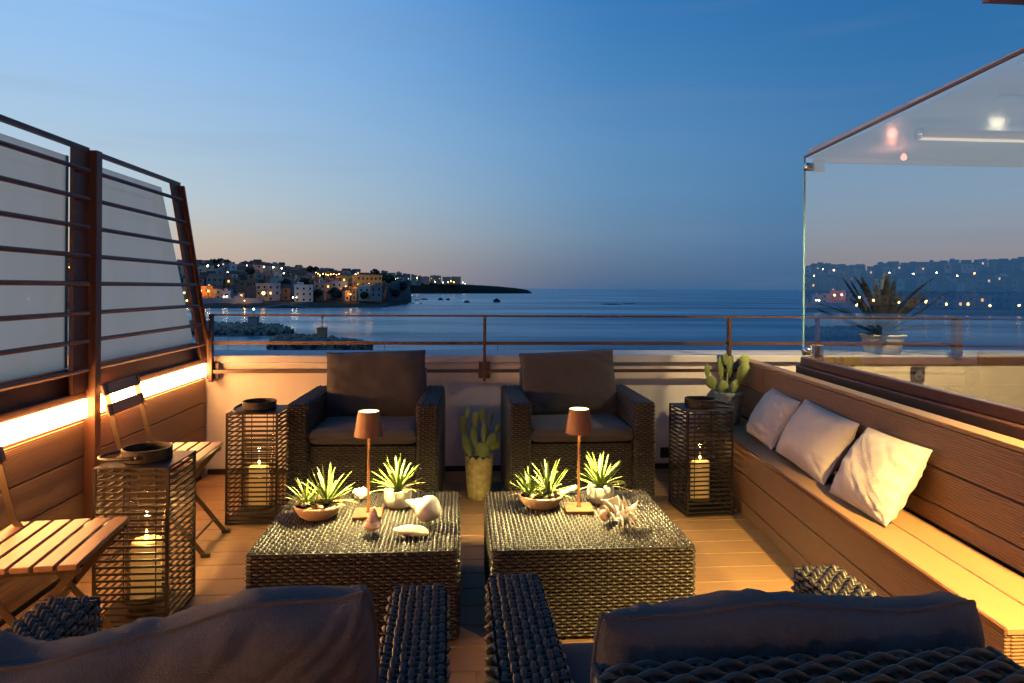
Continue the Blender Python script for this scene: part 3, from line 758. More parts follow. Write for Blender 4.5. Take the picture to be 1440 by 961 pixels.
# ------------------------------------------------------------------ wicker tables
TW, TD, TH = 0.82, 0.77, 0.365
tab_me = rattan_mesh('woven_box', -TW / 2, TW / 2, -TD / 2, TD / 2, 0.012, TH, rc=0.022)
foot_me = MB().lathe([(0.016, 0), (0.018, 0.012)], 10).mesh('foot', dkmet)
tables = []
for (x, y, lab) in ((-0.408, 3.085, 'low dark wicker table carrying the conch shell and a table lamp'), (0.545, 3.075, 'low dark wicker table carrying the spiky white shell and a table lamp')):
    tt_ = thing('wicker_table', lab, 'table', (x, y, 0), 0, 'pair of wicker tables in the middle of the deck')
    inst('woven_box', tab_me, tt_)
    for sx in (-1, 1):
        for sy in (-1, 1): inst('foot', foot_me, tt_, (sx * 0.37, sy * 0.345, 0))
    tables.append(tt_)
ZTAB = TH + 0.0085

# ------------------------------------------------------------------ table lamps
lamp_parts = None
def table_lamp(x, y, rz, label):
    L = thing('table_lamp', label, 'lamp', (x, y, ZTAB), rz, 'rust coloured table lamps')
    MB().box(-0.064, 0.064, -0.064, 0.064, 0, 0.017, ch=0.0025).obj('base', copper, L)
    MB().lathe([(0.012, 0.0172), (0.0085, 0.022), (0.0062, 0.026), (0.0062, 0.385), (0.012, 0.40)], 14).obj('stem', copper, L, smooth=True)
    auto_smooth(MB().lathe([(0.0655, 0.360), (0.0475, 0.470), (0.0455, 0.4705), (0.0450, 0.466), (0.0630, 0.361), (0.0655, 0.360)], 36, cap=False).obj('lamp_shade', copper, L))
    MB().lathe([(0.0, 0.4695), (0.0448, 0.4695)], 28).obj('top_diffuser', lampglow, L)
    MB().lathe([(0.0, 0.446), (0.0472, 0.446)], 28).obj('shade_plate', copper, L)
    light('lamp_light', (0, 0, 0.392), 160, (1.0, 0.75, 0.28), 0.022, parent=L)
    light('lamp_uplight', (0, 0, 0.485), 0.5, (1.0, 0.75, 0.36), 0.03, parent=L)
    return L
table_lamp(-0.405, 3.11, R(2), 'rust coloured table lamp with a glowing top on the table that has the conch shell')
table_lamp(0.555, 3.135, R(-3), 'rust coloured table lamp with a glowing top on the table that has the spiky shell')

# ------------------------------------------------------------------ spiky succulents in bowls and cups
def leaf_mesh(name, m, curl, wid):
    V = []; F = []
    st = [0, 0.12, 0.3, 0.5, 0.7, 0.87, 1.0]
    for i, s in enumerate(st):
        wv = wid * (0.55 + 1.1 * s) * (1 - s) ** 0.65 if s < 1 else 0.0015
        x = curl * s * s; z = s - curl * curl * 0.35 * s * s
        V += [(x - wv * 0.25, -wv, z), (x + wv * 0.30, 0, z), (x - wv * 0.25, wv, z)]
        if i:
            a = (i - 1) * 3
            F += [(a, a + 1, a + 4, a + 3), (a + 1, a + 2, a + 5, a + 4)]
    return mesh_from(name, V, F, m, True)
LEAVES = [leaf_mesh('leaf', m, c, wd) for m, c, wd in ((leafm, 0.05, 0.062), (leafm, 0.22, 0.056), (leafd, 0.10, 0.06), (leafm, -0.08, 0.06), (leafd, 0.3, 0.052), (leafb, 0.35, 0.045))]
def rosette(parent, c, n, ln, seed, spread=78, inv=None):
    rg = random.Random(seed)
    for k in range(n):
        f = (k + 0.5) / n
        az = k * 2.39996 + rg.uniform(-0.25, 0.25)
        tilt = R(6 + (spread - 6) * f ** 0.8 + rg.uniform(-7, 7))
        l = ln * (0.82 + 0.3 * rg.random()) * (1.0 - 0.18 * f)
        me = LEAVES[5 if f > 0.7 and rg.random() < 0.25 else rg.randrange(5)]
        o = bpy.data.objects.new('leaf', me)
        o.matrix_local = Matrix.Translation(Vector(c) + Vector((math.cos(az), math.sin(az), 0)) * 0.012 * f - Vector((0, 0, 0.008 * f))) @ Matrix.Rotation(az, 4, 'Z') @ Matrix.Rotation(tilt, 4, 'Y') @ Matrix.Diagonal((l, l * rg.uniform(0.75, 1.1), l, 1))
        link(o, parent)
def pot_wob(seed, amp):
    return lambda a, i: 1 + amp * noise.noise(Vector((math.cos(a) * 1.3, math.sin(a) * 1.3, i * 0.5 + seed)))
def bowl_plant(x, y, label, seed, hh=1.0):
    p = thing('succulent_bowl', label, 'plant', (x, y, ZTAB), R(seed * 40), 'spiky succulents in terracotta bowls')
    MB().lathe([(0.045, 0.0), (0.062, 0.003), (0.085, 0.02), (0.1, 0.043), (0.107, 0.062), (0.104, 0.066), (0.099, 0.062), (0.092, 0.045)], 36, None, pot_wob(seed, 0.03)).obj('bowl', terra, p, smooth=True)
    MB().lathe([(0.096, 0.052), (0.06, 0.058), (0.0, 0.062)], 24).obj('soil', soil, p, smooth=True)
    for i in range(4):
        a = i * 1.7 + seed; MB().lathe([(0, -0.012), (0.011, -0.007), (0.014, 0.0), (0.009, 0.008), (0, 0.011)], 8, TRS((0.06 * math.cos(a), 0.06 * math.sin(a), 0.062))).obj('pebble', stonem, p, smooth=True)
    r_ = -R(seed * 40)
    for (dx, dy, n, ln, sd) in ((-0.05, 0.0, 24, 0.125 * hh, seed), (0.04, 0.012, 34, 0.165 * hh, seed + 1), (0.0, -0.04, 10, 0.08, seed + 2)):
        q = Matrix.Rotation(r_, 2) @ Vector((dx, dy))
        rosette(p, (q.x, q.y, 0.066), n, ln, sd)
    return p
def cup_plant(x, y, label, seed, ln=0.16):
    p = thing('succulent_cup', label, 'plant', (x, y, ZTAB), R(seed * 55), 'spiky succulents in pale cement cups')
    MB().lathe([(0.040, 0.0), (0.052, 0.002), (0.061, 0.018), (0.0655, 0.05), (0.064, 0.078), (0.061, 0.085), (0.0565, 0.084), (0.056, 0.07)], 32, None, pot_wob(seed + 9, 0.05)).obj('cup', cement, p, smooth=True)
    MB().lathe([(0.0575, 0.071), (0.03, 0.075), (0.0, 0.078)], 20).obj('soil', soil, p, smooth=True)
    for i in range(3):
        a = i * 2.1 + seed; MB().lathe([(0, -0.01), (0.009, -0.006), (0.012, 0.0), (0.008, 0.007), (0, 0.01)], 8, TRS((0.035 * math.cos(a), 0.035 * math.sin(a), 0.082))).obj('pebble', coralm, p, smooth=True)
    rosette(p, (0, 0, 0.084), 40, ln, seed, 76)
    return p
bowl_plant(-0.625, 3.10, 'spiky green succulents in a terracotta bowl beside the white coral lump', 2)
bowl_plant(0.385, 3.19, 'spiky green succulents in a terracotta bowl beside the pale branch of coral', 5)
cup_plant(-0.285, 3.235, 'spiky succulent in a smooth pale cup behind the conch shell', 3)
cup_plant(0.680, 3.24, 'spiky succulent in a dented pale cup behind the spiky white shell', 7, 0.165)

# ------------------------------------------------------------------ shells, coral and stones
def spiral_shell(m, turns, grow, a, c, hgt, nseg=22, ncirc=14, ribs=0.0, name='shell', oblong=1.0):
    """helical shell: a circle that grows and winds down round its axis"""
    V = []; F = []
    N = int(turns * nseg)
    for i in range(N + 1):
        th = 2 * math.pi * i / nseg
        k = math.exp(grow * (th - 2 * math.pi * turns))
        rr = a * k * (1 + ribs * math.sin(th * 9))
        cx_, cz_ = c * k, hgt * (1 - k)
        for j in range(ncirc):
            ph = 2 * math.pi * j / ncirc
            rad = cx_ + rr * math.cos(ph); z = cz_ + rr * oblong * math.sin(ph)
            V.append((rad * math.cos(th), rad * math.sin(th), z))
    for i in range(N):
        for j in range(ncirc):
            j2 = (j + 1) % ncirc
            F.append((i * ncirc + j, i * ncirc + j2, (i + 1) * ncirc + j2, (i + 1) * ncirc + j))
    F.append(tuple(range(ncirc))); F.append(tuple(range(N * ncirc, (N + 1) * ncirc))[::-1])
    return mesh_from(name, V, F, m, True)
def on_table(o, z=ZTAB):
    bpy.context.view_layer.update()
    zs = [(o.matrix_world @ Vector(c)).z for c in o.bound_box]
    o.location.z += z - min(zs) - 0.001
    return o
def rock_mesh(name, m, sub=2, seed=0, amp=0.25, fr=1.5, smooth=True):
    bm = bmesh.new(); bmesh.ops.create_icosphere(bm, subdivisions=sub, radius=1.0)
    for v in bm.verts:
        v.co *= 1 + amp * noise.noise(v.co * fr + Vector((seed * 3.3, seed, 0))) + 0.4 * amp * noise.noise(v.co * fr * 2.7 + Vector((seed, 0, seed)))
    me = bpy.data.meshes.new(name); bm.to_mesh(me); bm.free(); me.materials.append(m)
    if smooth: me.polygons.foreach_set('use_smooth', [True] * len(me.polygons))
    return me
def whorl_shell(prof, m, name, n=30, wob=None):
    return MB().lathe(prof, n, None, wob).mesh(name, m, True)
cp_ = [(0.0, 0.0), (0.004, 0.004), (0.0075, 0.012), (0.0072, 0.0155), (0.0125, 0.022), (0.0155, 0.030), (0.0150, 0.0345), (0.023, 0.043), (0.028, 0.054), (0.0272, 0.060), (0.038, 0.070), (0.0455, 0.084), (0.0475, 0.098), (0.044, 0.112), (0.035, 0.126), (0.022, 0.139), (0.010, 0.148), (0.0, 0.151)]
conch = inst('conch_shell', whorl_shell(cp_, shellw, 'conch_shell', 36, lambda a, i: 1 + 0.05 * math.sin(a + i * 0.8) + (0.10 * max(0, math.cos(a - 2.4)) if i > 9 else 0)), None, (-0.235, 3.02, 0.44), (0, R(103), R(-24)), (1.18,) * 3)
on_table(tag(conch, 'large cream conch shell lying in front of the pale cup', 'shell'))
sp_prof = [(0.0, 0.0)]
for i in range(7):
    r0 = 0.004 + 0.0047 * i; z0 = 0.005 + 0.0125 * i
    sp_prof += [(r0 + 0.002, z0), (r0 + 0.0062, z0 + 0.005), (r0 + 0.0052, z0 + 0.0095)]
sp_prof += [(0.026, 0.098), (0.012, 0.106), (0.0, 0.108)]
cone = inst('spire_shell', whorl_shell(sp_prof, shellp, 'spire_shell', 30, lambda a, i: 1 + (0.11 * math.cos(7 * a + i * 0.5) if i % 3 == 2 else 0.02 * math.cos(7 * a))), None, (-0.352, 2.895, 0.5), (R(180 - 10), R(5), 0), (0.95,) * 3)
on_table(tag(cone, 'upright pink and white spired shell in front of the lamp base', 'shell'))
st = inst('flat_stone', rock_mesh('flat_stone', stonem, 3, 4, 0.22, 1.1), None, (-0.192, 2.845, 0.4), (0, R(4), R(-8)), (0.072, 0.045, 0.019))
on_table(tag(st, 'flat smooth cream stone lying next to the conch shell', 'stone'))
co = MB()
rg = random.Random(4)
for i in range(26):
    d = Vector((rg.gauss(0, 1), rg.gauss(0, 1), abs(rg.gauss(0, 0.8)))).normalized()
    r_ = rg.uniform(0.009, 0.017)
    co.lathe([(0, -r_), (r_ * 0.75, -r_ * 0.65), (r_, 0), (r_ * 0.75, r_ * 0.65), (0, r_)], 8, Matrix.Translation((d.x * 0.036, d.y * 0.026, 0.022 + d.z * 0.022)))
co.lathe([(0, 0), (0.03, 0.004), (0.034, 0.02), (0.02, 0.038), (0, 0.044)], 12)
o = co.obj('coral_lump', coralm, None, (-0.475, 3.36, ZTAB), True)
on_table(tag(o, 'knobbly lump of white coral behind the lamp stem', 'coral'))
b1 = MB().tube([(-0.05, -0.02, 0.012), (-0.02, -0.008, 0.016), (0.02, 0.006, 0.024), (0.045, 0.012, 0.034), (0.062, 0.018, 0.04)], [0.012, 0.014, 0.012, 0.015, 0.009], 9).tube([(-0.01, -0.004, 0.018), (-0.016, 0.028, 0.02)], [0.010, 0.007], 8)
o = b1.obj('coral_branch', coralm, None, (0.525, 3.36, ZTAB), True)
on_table(tag(o, 'pale stubby branch of coral lying behind the terracotta bowl', 'coral'))
sn = inst('snail_shell', spiral_shell(shellp, 3.2, 0.12, 0.027, 0.020, 0.034), None, (0.628, 2.95, 0.4), (R(70), R(-10), R(30)), (0.9, 0.9, 0.9))
on_table(tag(sn, 'small mottled round shell beside the lamp base', 'shell'))
fanV = []; fanF = []
for i in range(9):
    for j in range(15):
        f = i / 8; a = R(-62 + 124 * j / 14)
        r_ = 0.082 * f * (1 + 0.03 * math.cos(j * math.pi)); bul = 0.022 * math.sin(math.pi * min(1, f * 0.92)) * math.cos(a * 0.9)
        fanV.append((r_ * math.sin(a), -bul - 0.0022 * math.cos(j * math.pi) * f, r_ * math.cos(a)))
for i in range(8):
    for j in range(14): fanF.append((i * 15 + j, i * 15 + j + 1, (i + 1) * 15 + j + 1, (i + 1) * 15 + j))
fm = mesh_from('scallop_shell', fanV, fanF, shellw, True)
fo = inst('scallop_shell', fm, None, (0.708, 3.0, 0.42), (R(-12), R(200), R(15)))
sol = fo.modifiers.new('thick', 'SOLIDIFY'); sol.thickness = 0.003
on_table(tag(fo, 'upright fan shaped cream shell leaning by the spiky shell', 'shell'))
sp = MB()
rg = random.Random(9)
sp.lathe([(0, -0.036), (0.014, -0.026), (0.025, -0.008), (0.027, 0.006), (0.02, 0.022), (0.010, 0.036), (0.0, 0.052)], 16, Matrix.Rotation(R(80), 4, 'Y'), pot_wob(2, 0.12))
for i in range(20):
    a = i * 2.4; zz = -0.028 + 0.055 * (i / 19)
    d = Vector((math.cos(a), math.sin(a), rg.uniform(-0.35, 0.35))).normalized(); l = rg.uniform(0.034, 0.056)
    p0 = Vector((0, 0, zz)) + d * 0.014; Mx = Matrix.Rotation(R(80), 4, 'Y')
    sp.tube([Mx @ p0, Mx @ (p0 + d * l * 0.55), Mx @ (p0 + d * l)], [0.0075, 0.005, 0.0008], 7)
sp.tube([(0.03, 0.0, 0.0), (0.055, 0.012, 0.012), (0.078, 0.02, 0.03)], [0.014, 0.010, 0.002], 8)
o = sp.obj('spiky_shell', shellw, None, (0.708, 2.885, 0.41), True); o.rotation_euler = (0, 0, R(20)); o.scale = (1.12,) * 3
on_table(tag(o, 'spiky white murex-like shell near the front of its table', 'shell'))

# ------------------------------------------------------------------ lanterns
LS, LH = 0.15, 0.655
slat_me = MB().box(-LS + 0.012, LS - 0.012, -0.0022, 0.0022, -0.0047, 0.0047).mesh('slat', lanm)
slatd_me = MB().box(-LS + 0.012, LS - 0.012, -0.0022, 0.0022, -0.0047, 0.0047).mesh('slat', dkmet)
NSL = 23
def lantern(loc, rz, label, hdir, m, watts, sme):
    L = thing('candle_lantern', label, 'lantern', loc, rz, 'slatted metal candle lanterns')
    MB().box(-LS, LS, -LS, LS, LH - 0.008, LH, ch=0.002).obj('top_plate', m, L)
    MB().box(-LS, LS, -LS, LS, 0.004, 0.012).obj('base_plate', m, L)
    for sx in (-1, 1):
        for sy in (-1, 1):
            cx_, cy_ = sx * (LS - 0.0065), sy * (LS - 0.0065)
            MB().box(cx_ - 0.0062, cx_ + 0.0062, cy_ - 0.0062, cy_ + 0.0062, 0.0125, LH - 0.0085).obj('corner_post', m, L)
    for k in range(NSL):
        z = 0.026 + (LH - 0.05) * k / (NSL - 1)
        for s in range(4):
            a = s * math.pi / 2
            inst('slat', sme, L, (math.sin(a) * (LS - 0.006), -math.cos(a) * (LS - 0.006), z), (0, 0, a))
    MB().lathe([(0.0, 0.066), (0.098, 0.066), (0.098, 0.074), (0.0, 0.074)], 28).obj('shelf', m, L)
    for a in (45, 135, 225, 315):
        MB().tube([(0.092 * math.cos(R(a)), 0.092 * math.sin(R(a)), 0.075), (0.092 * math.cos(R(a)), 0.092 * math.sin(R(a)), LH - 0.01)], 0.0028, 6).obj('rod', m, L)
    jr = MB().lathe([(0.082, 0.077), (0.084, 0.09), (0.084, 0.49), (0.085, 0.495), (0.0815, 0.495), (0.0815, 0.09)], 32).obj('glass_cylinder', jar, L, smooth=True)
    cd = MB().lathe([(0.056, 0.076), (0.058, 0.08), (0.058, 0.302), (0.054, 0.309), (0.045, 0.303), (0.0, 0.299)], 28).obj('candle', wax, L, smooth=True)
    MB().lathe([(0.0, 0.306), (0.005, 0.312), (0.0075, 0.322), (0.006, 0.334), (0.003, 0.346), (0.0, 0.354)], 12).obj('flame', flamem, cd, smooth=True)
    auto_smooth(MB().lathe([(0.095, LH + 0.0005), (0.099, LH + 0.004), (0.099, LH + 0.050), (0.097, LH + 0.052), (0.092, LH + 0.052), (0.091, LH + 0.006), (0.0, LH + 0.005)], 32).obj('collar', m, L))
    hp = []
    ux, uy = math.cos(hdir), math.sin(hdir); px_, py_ = -uy, ux
    for i in range(17):
        th = R(-98 + 196 * i / 16)
        e = 0.105 * math.sin(th); f = 0.02 + 0.17 * max(-0.2, math.cos(th))
        hp.append((ux * f + px_ * e, uy * f + py_ * e, LH + 0.028 - 0.016 * max(0, math.cos(th))))
    ha = MB().tube(hp, 0.0075, 8).obj('handle', m, L, smooth=True)
    for sgn in (-1, 1):
        MB().lathe([(0, 0), (0.009, 0.001), (0.009, 0.006), (0, 0.008)], 10, TRS((px_ * 0.107 * sgn + ux * 0.0, py_ * 0.107 * sgn, LH + 0.028)) @ Matrix.Rotation(hdir + sgn * math.pi / 2, 4, 'Z') @ Matrix.Rotation(R(90), 4, 'Y')).obj('rivet', chmet, ha, smooth=True)
    light('candle_light', (0, 0, 0.385), watts, (1.0, 0.60, 0.20), 0.012, parent=L)
    return L
lantern((-1.338, 3.050, 0), R(0.5), 'bronze slatted lantern with a lit candle beside the nearer folding chair', R(182), lanm, 6.5, slat_me)
lantern((-1.213, 4.262, 0), R(-0.5), 'dark slatted lantern with a lit candle against the warm lit end of the parapet', R(250), lanm, 3.0, slat_me)
lantern((1.535, 4.255, 0), R(4.5), 'black slatted lantern with a lit candle in the shade at the foot of the bench', R(-25), dkmet, 2.0, slatd_me)

# ------------------------------------------------------------------ folding wooden chairs
def flatbar(pts, y, wid, th):
    mb = MB(); V = []; F = []
    n = len(pts)
    for i, (x, z) in enumerate(pts):
        a = Vector(pts[max(i - 1, 0)]); b_ = Vector(pts[min(i + 1, n - 1)]); d = (b_ - a).normalized(); nn = Vector((-d.y, d.x)) * wid / 2
        V += [(x - nn.x, y - th / 2, z - nn.y), (x + nn.x, y - th / 2, z + nn.y), (x + nn.x, y + th / 2, z + nn.y), (x - nn.x, y + th / 2, z - nn.y)]
        if i:
            q = (i - 1) * 4
            for k in range(4): F.append((q + k, q + (k + 1) % 4, q + 4 + (k + 1) % 4, q + 4 + k))
    F += [(3, 2, 1, 0), ((n - 1) * 4, (n - 1) * 4 + 1, (n - 1) * 4 + 2, (n - 1) * 4 + 3)]
    return mb.add(V, F)
ch = thing('folding_chair', 'folding chair with wooden slats and bent steel legs between the two left-wall lanterns', 'chair', (0, 0, 0), 0, 'folding slatted chairs along the board wall')
seat_slat = MB().box(-0.029, 0.029, -0.235, 0.235, 0, 0.019, ch=0.003).mesh('seat_slat', slatw)
back_slat = MB().box(-0.0075, 0.0075, -0.215, 0.215, -0.029, 0.029, ch=0.003).mesh('back_slat', slatw)
for i in range(6): inst('seat_slat', seat_slat, ch, (-0.178 + i * 0.0685, 0, 0.488))
inst('back_slat', back_slat, ch, (-0.262, 0.0, 0.872), (0, R(-14), 0)); inst('back_slat', back_slat, ch, (-0.238, 0.0, 0.770), (0, R(-14), 0))
for sy in (-1, 1):
    flatbar([(-0.268, 0.90), (-0.243, 0.79), (-0.215, 0.66), (-0.185, 0.535), (-0.13, 0.46), (0.02, 0.265), (0.225, 0.004)], sy * 0.178, 0.024, 0.006).obj('back_leg', chmet, ch)
    flatbar([(0.185, 0.478), (0.16, 0.462), (0.0, 0.262), (-0.225, 0.004)], sy * 0.196, 0.024, 0.006).obj('front_leg', chmet, ch)
    flatbar([(-0.20, 0.478), (0.19, 0.478)], sy * 0.208, 0.016, 0.006).obj('seat_rail', chmet, ch)
    MB().box(0.205, 0.25, sy * 0.178 - 0.011, sy * 0.178 + 0.011, 0.0, 0.022, ch=0.003).obj('foot', dkmet, ch)
    MB().box(-0.25, -0.205, sy * 0.196 - 0.011, sy * 0.196 + 0.011, 0.0, 0.022, ch=0.003).obj('foot', dkmet, ch)
MB().tube([(0.165, -0.178, 0.085), (0.165, 0.178, 0.085)], 0.006, 8).obj('cross_rod', chmet, ch)
MB().tube([(-0.165, -0.196, 0.085), (-0.165, 0.196, 0.085)], 0.006, 8).obj('cross_rod', chmet, ch)
MB().tube([(0.015, -0.205, 0.272), (0.015, 0.205, 0.272)], 0.005, 8).obj('hinge_rod', chmet, ch)
ch.location = (-1.535, 3.80, 0); ch.rotation_euler = (0, 0, R(2.5))
dup(ch, (-1.435, 2.495, 0), R(6.5), 'folding chair with wooden slats in front of the bronze lantern', 'folding slatted chairs along the board wall')

# ------------------------------------------------------------------ cushions on the bench
def bench_pillow(label, ymid, w, h, t, xb, xt, seed, roll=0.0, lift=0.0):
    d = Vector((BK, 1, 0)).normalized()
    dx, hh = xt - xb, math.sqrt(max(0.01, h * h * 0.86 - (xt - xb) ** 2))
    up = Vector((dx, 0, hh)).normalized(); a = (-d - up * (-d).dot(up)).normalized(); nrm = up.cross(a)
    M3 = Matrix((a, nrm, up)).transposed().to_4x4()
    base = Vector((xb + BK * (ymid - BY0), ymid, 0.436 + lift))
    c = base + up * (h * 0.49) 
    p = bpy.data.objects.new('throw_pillow', None); p.empty_display_size = 0.1; p.location = base; link(p)
    tag(p, label, 'pillow', 'pale linen pillows on the bench')
    M = Matrix.Translation(c - base) @ M3 @ Matrix.Rotation(R(roll), 4, 'Y')
    me, loop = cushion_mesh('cover', w, h, t, linen, n=40, seed=seed, p=2.8, q=1.8, wr=0.009, concave=0.035, pucker=0.013, ear=-0.012)
    o = bpy.data.objects.new('cover', me); o.matrix_local = M; link(o, p)
    MB().tube(loop, 0.0035, 6, cap=False).obj('seam', linenseam, o, smooth=True)
    return p
bench_pillow('pale linen pillow at the cactus end of the bench', 4.24, 0.48, 0.345, 0.16, 1.925, 2.085, 21, 5)
bench_pillow('wide greyish linen pillow in the middle of the three', 3.60, 0.66, 0.355, 0.18, 1.915, 2.075, 24, 4)
bench_pillow('brightly lit linen pillow nearest the viewer on the bench', 2.91, 0.50, 0.365, 0.17, 1.885, 2.06, 27, 1.5)

# ------------------------------------------------------------------ cactus pots and the agave
def pad_mesh(seed):
    bm = bmesh.new(); bmesh.ops.create_uvsphere(bm, u_segments=14, v_segments=10, radius=1.0)
    for v in bm.verts:
        z = v.co.z
        f = 0.82 + 0.22 * z if z < 0 else 0.82 + 0.18 * z - 0.1 * z * z
        v.co.x *= f * 0.5; v.co.y *= 0.14 * (0.9 + 0.1 * z); v.co.z = (z + 1) / 2
        v.co *= 1 + 0.05 * noise.noise(v.co * 4 + Vector((seed, 0, 0)))
    me = bpy.data.meshes.new('pad'); bm.to_mesh(me); bm.free(); me.materials.append(cact)
    me.polygons.foreach_set('use_smooth', [True] * len(me.polygons))
    return me
PADS = [pad_mesh(i) for i in range(3)]
def pad(parent, x, y, z, ln, wd, tilt, az, k):
    o = bpy.data.objects.new('pad', PADS[k % 3])
    o.matrix_local = Matrix.Translation((x, y, z)) @ Matrix.Rotation(R(tilt), 4, 'Y') @ Matrix.Rotation(R(az), 4, 'Z') @ Matrix.Diagonal((wd * 1.22, wd * 1.3, ln, 1))
    link(o, parent)
cp = thing('cactus_pot', 'tall ochre leaf-patterned pot of prickly pear standing on the deck between the armchairs', 'cactus', (0.134, 4.555, 0))
pm_ = MB()
n = 56; prof = [(0.058, 0.0), (0.066, 0.004), (0.072, 0.06), (0.080, 0.14), (0.086, 0.21), (0.087, 0.265), (0.089, 0.288), (0.083, 0.288), (0.080, 0.25)]
V = []; F = []
for i, (r_, z) in enumerate(prof):
    for k in range(n):
        a = 2 * math.pi * k / n
        sc_ = abs(math.sin(a * 6 + (0 if int(z / 0.07) % 2 else math.pi / 2)))
        dz = (0.022 * sc_ - 0.016) if i in (6, 7) else 0
        V.append((r_ * (1 + 0.075 * sc_) * math.cos(a), r_ * (1 + 0.075 * sc_) * math.sin(a), z + dz))
for i in range(len(prof) - 1):
    for k in range(n):
        k2 = (k + 1) % n; F.append((i * n + k, i * n + k2, (i + 1) * n + k2, (i + 1) * n + k))
F.append(tuple(range(n))[::-1])
pm_.add(V, F).obj('pot', potm, cp, smooth=True)
MB().lathe([(0.082, 0.262), (0.04, 0.27), (0, 0.272)], 20).obj('soil', soil, cp, smooth=True)
for k, a in enumerate(((0.022, 0, 0.265, 0.11, 0.095, 2, 10), (0.035, 0, 0.36, 0.135, 0.05, 2, 20), (0.045, -0.01, 0.345, 0.115, 0.058, 38, 0), (0.108, -0.01, 0.425, 0.08, 0.042, 22, 10), (-0.018, 0.01, 0.33, 0.15, 0.055, -10, 15), (-0.055, 0.02, 0.27, 0.17, 0.065, -18, 30), (-0.10, 0.02, 0.42, 0.125, 0.06, -6, 0), (-0.085, 0.01, 0.52, 0.09, 0.045, 5, 40), (-0.03, 0.02, 0.46, 0.115, 0.055, 3, 0), (0.03, 0.015, 0.49, 0.11, 0.055, -4, 30), (0.06, 0.03, 0.315, 0.10, 0.07, 55, 0), (0.075, 0.02, 0.47, 0.09, 0.032, 8, 60))):
    pad(cp, *a, k)
cr = thing('cactus_pot', 'rough grey-green stone pot of prickly pear standing on the far end of the bench', 'cactus', (1.955, 4.86, 0.4285))
MB().lathe([(0.075, 0.0), (0.084, 0.004), (0.094, 0.10), (0.104, 0.20), (0.112, 0.228), (0.098, 0.23), (0.094, 0.19)], 32, None, pot_wob(5, 0.05)).obj('pot', stonepot, cr, smooth=True)
MB().lathe([(0.097, 0.205), (0.05, 0.212), (0, 0.214)], 20).obj('soil', soil, cr, smooth=True)
for k, a in enumerate(((-0.03, -0.02, 0.205, 0.11, 0.08, -8, 0), (0.04, 0.0, 0.205, 0.12, 0.085, 20, 10), (-0.045, 0.0, 0.30, 0.19, 0.062, -3, 30), (-0.085, 0, 0.24, 0.12, 0.085, -32, 0), (-0.15, 0, 0.33, 0.10, 0.05, -2, 20), (0.0, 0.02, 0.21, 0.18, 0.05, 3, 60), (0.01, 0.0, 0.37, 0.12, 0.052, 3, 10), (0.03, 0.03, 0.32, 0.17, 0.055, 6, 40), (0.08, 0.0, 0.28, 0.17, 0.095, 24, 0), (0.12, 0.01, 0.38, 0.125, 0.085, 10, 10), (-0.02, -0.01, 0.42, 0.09, 0.045, -2, 0), (0.02, -0.06, 0.205, 0.10, 0.06, 6, 0))):
    pad(cr, *a, k)
so = thing('wall_socket', 'small dark outdoor socket on the parapet beside the armchair', 'socket', (1.60, 5.235, 0.12))
wpart('plate', MB().box(1.57, 1.635, 5.222, 5.2385, 0.085, 0.165, ch=0.003), dkmet, so)
wpart('flap', MB().box(1.578, 1.627, 5.214, 5.2215, 0.095, 0.15, ch=0.002), lanm, so)

ag = thing('agave_pot', 'dark spiky agave in a pale round pot on the parapet behind the glass', 'plant', (3.50, 5.42, 0.8885))
MB().lathe([(0.12, 0.0), (0.135, 0.004), (0.155, 0.10), (0.165, 0.135), (0.18, 0.14), (0.18, 0.155), (0.16, 0.156), (0.15, 0.12)], 32).obj('pot', cement, ag, smooth=True)
MB().lathe([(0.155, 0.13), (0.0, 0.14)], 20).obj('soil', soil, ag, smooth=True)
AG = []
for c_ in (0.10, 0.28, -0.05):
    me = leaf_mesh('leaf', agavem, c_, 0.062); AG.append(me)
rg = random.Random(3)
for k in range(36):
    f = (k + 0.5) / 36; az = k * 2.39996
    o = bpy.data.objects.new('leaf', AG[k % 3])
    l = 0.46 + 0.17 * rg.random()
    o.matrix_local = Matrix.Translation((0, 0, 0.14)) @ Matrix.Rotation(az, 4, 'Z') @ Matrix.Rotation(R(6 + 66 * f), 4, 'Y') @ Matrix.Diagonal((l, l * 1.25, l, 1))
    link(o, ag)
# ------------------------------------------------------------------ the bay
SEA = EYE - 12.0
def yh(px): return 405.7 + 0.007 * (px - 720)
def z_at(px, y, d): return EYE + (yh(px) - y) / FOC * d
sea = struct(MB().add([(-90000, 5.9, SEA), (90000, 5.9, SEA), (90000, 120000, SEA), (-90000, 120000, SEA)], [(0, 1, 2, 3)]).obj('sea', seam))
def interp(x, pts):
    if x <= pts[0][0]: return pts[0][1]
    for (a, va), (b_, vb) in zip(pts, pts[1:]):
        if x <= b_: return va + (vb - va) * (x - a) / (b_ - a)
    return pts[-1][1]
SHORE = [(-500, 330), (100, 350), (260, 380), (330, 385), (372, 395), (440, 400), (500, 410), (545, 430), (578, 540)]
RIDGE = [(-500, 352), (0, 358), (180, 366), (250, 373), (300, 374), (360, 374), (400, 379), (440, 383), (480, 385), (520, 389), (560, 394), (578, 402)]
def ground(px, d):
    s = interp(px, SHORE); f = max(0.0, (d - s) / 300.0)
    top = z_at(px, interp(px, RIDGE) + 5, s + 300)
    g = SEA + 1.8 + (top - SEA - 1.8) * (3 * min(1, f) ** 2 - 2 * min(1, f) ** 3)
    return g if f <= 1 else g - (f - 1) * 8
V = []; F = []
cols = list(range(-500, 580, 6)); rows_ = [-0.06, -0.02, 0.0, 0.05, 0.12, 0.22, 0.34, 0.46, 0.58, 0.7, 0.82, 0.92, 1.0, 1.2, 1.8]
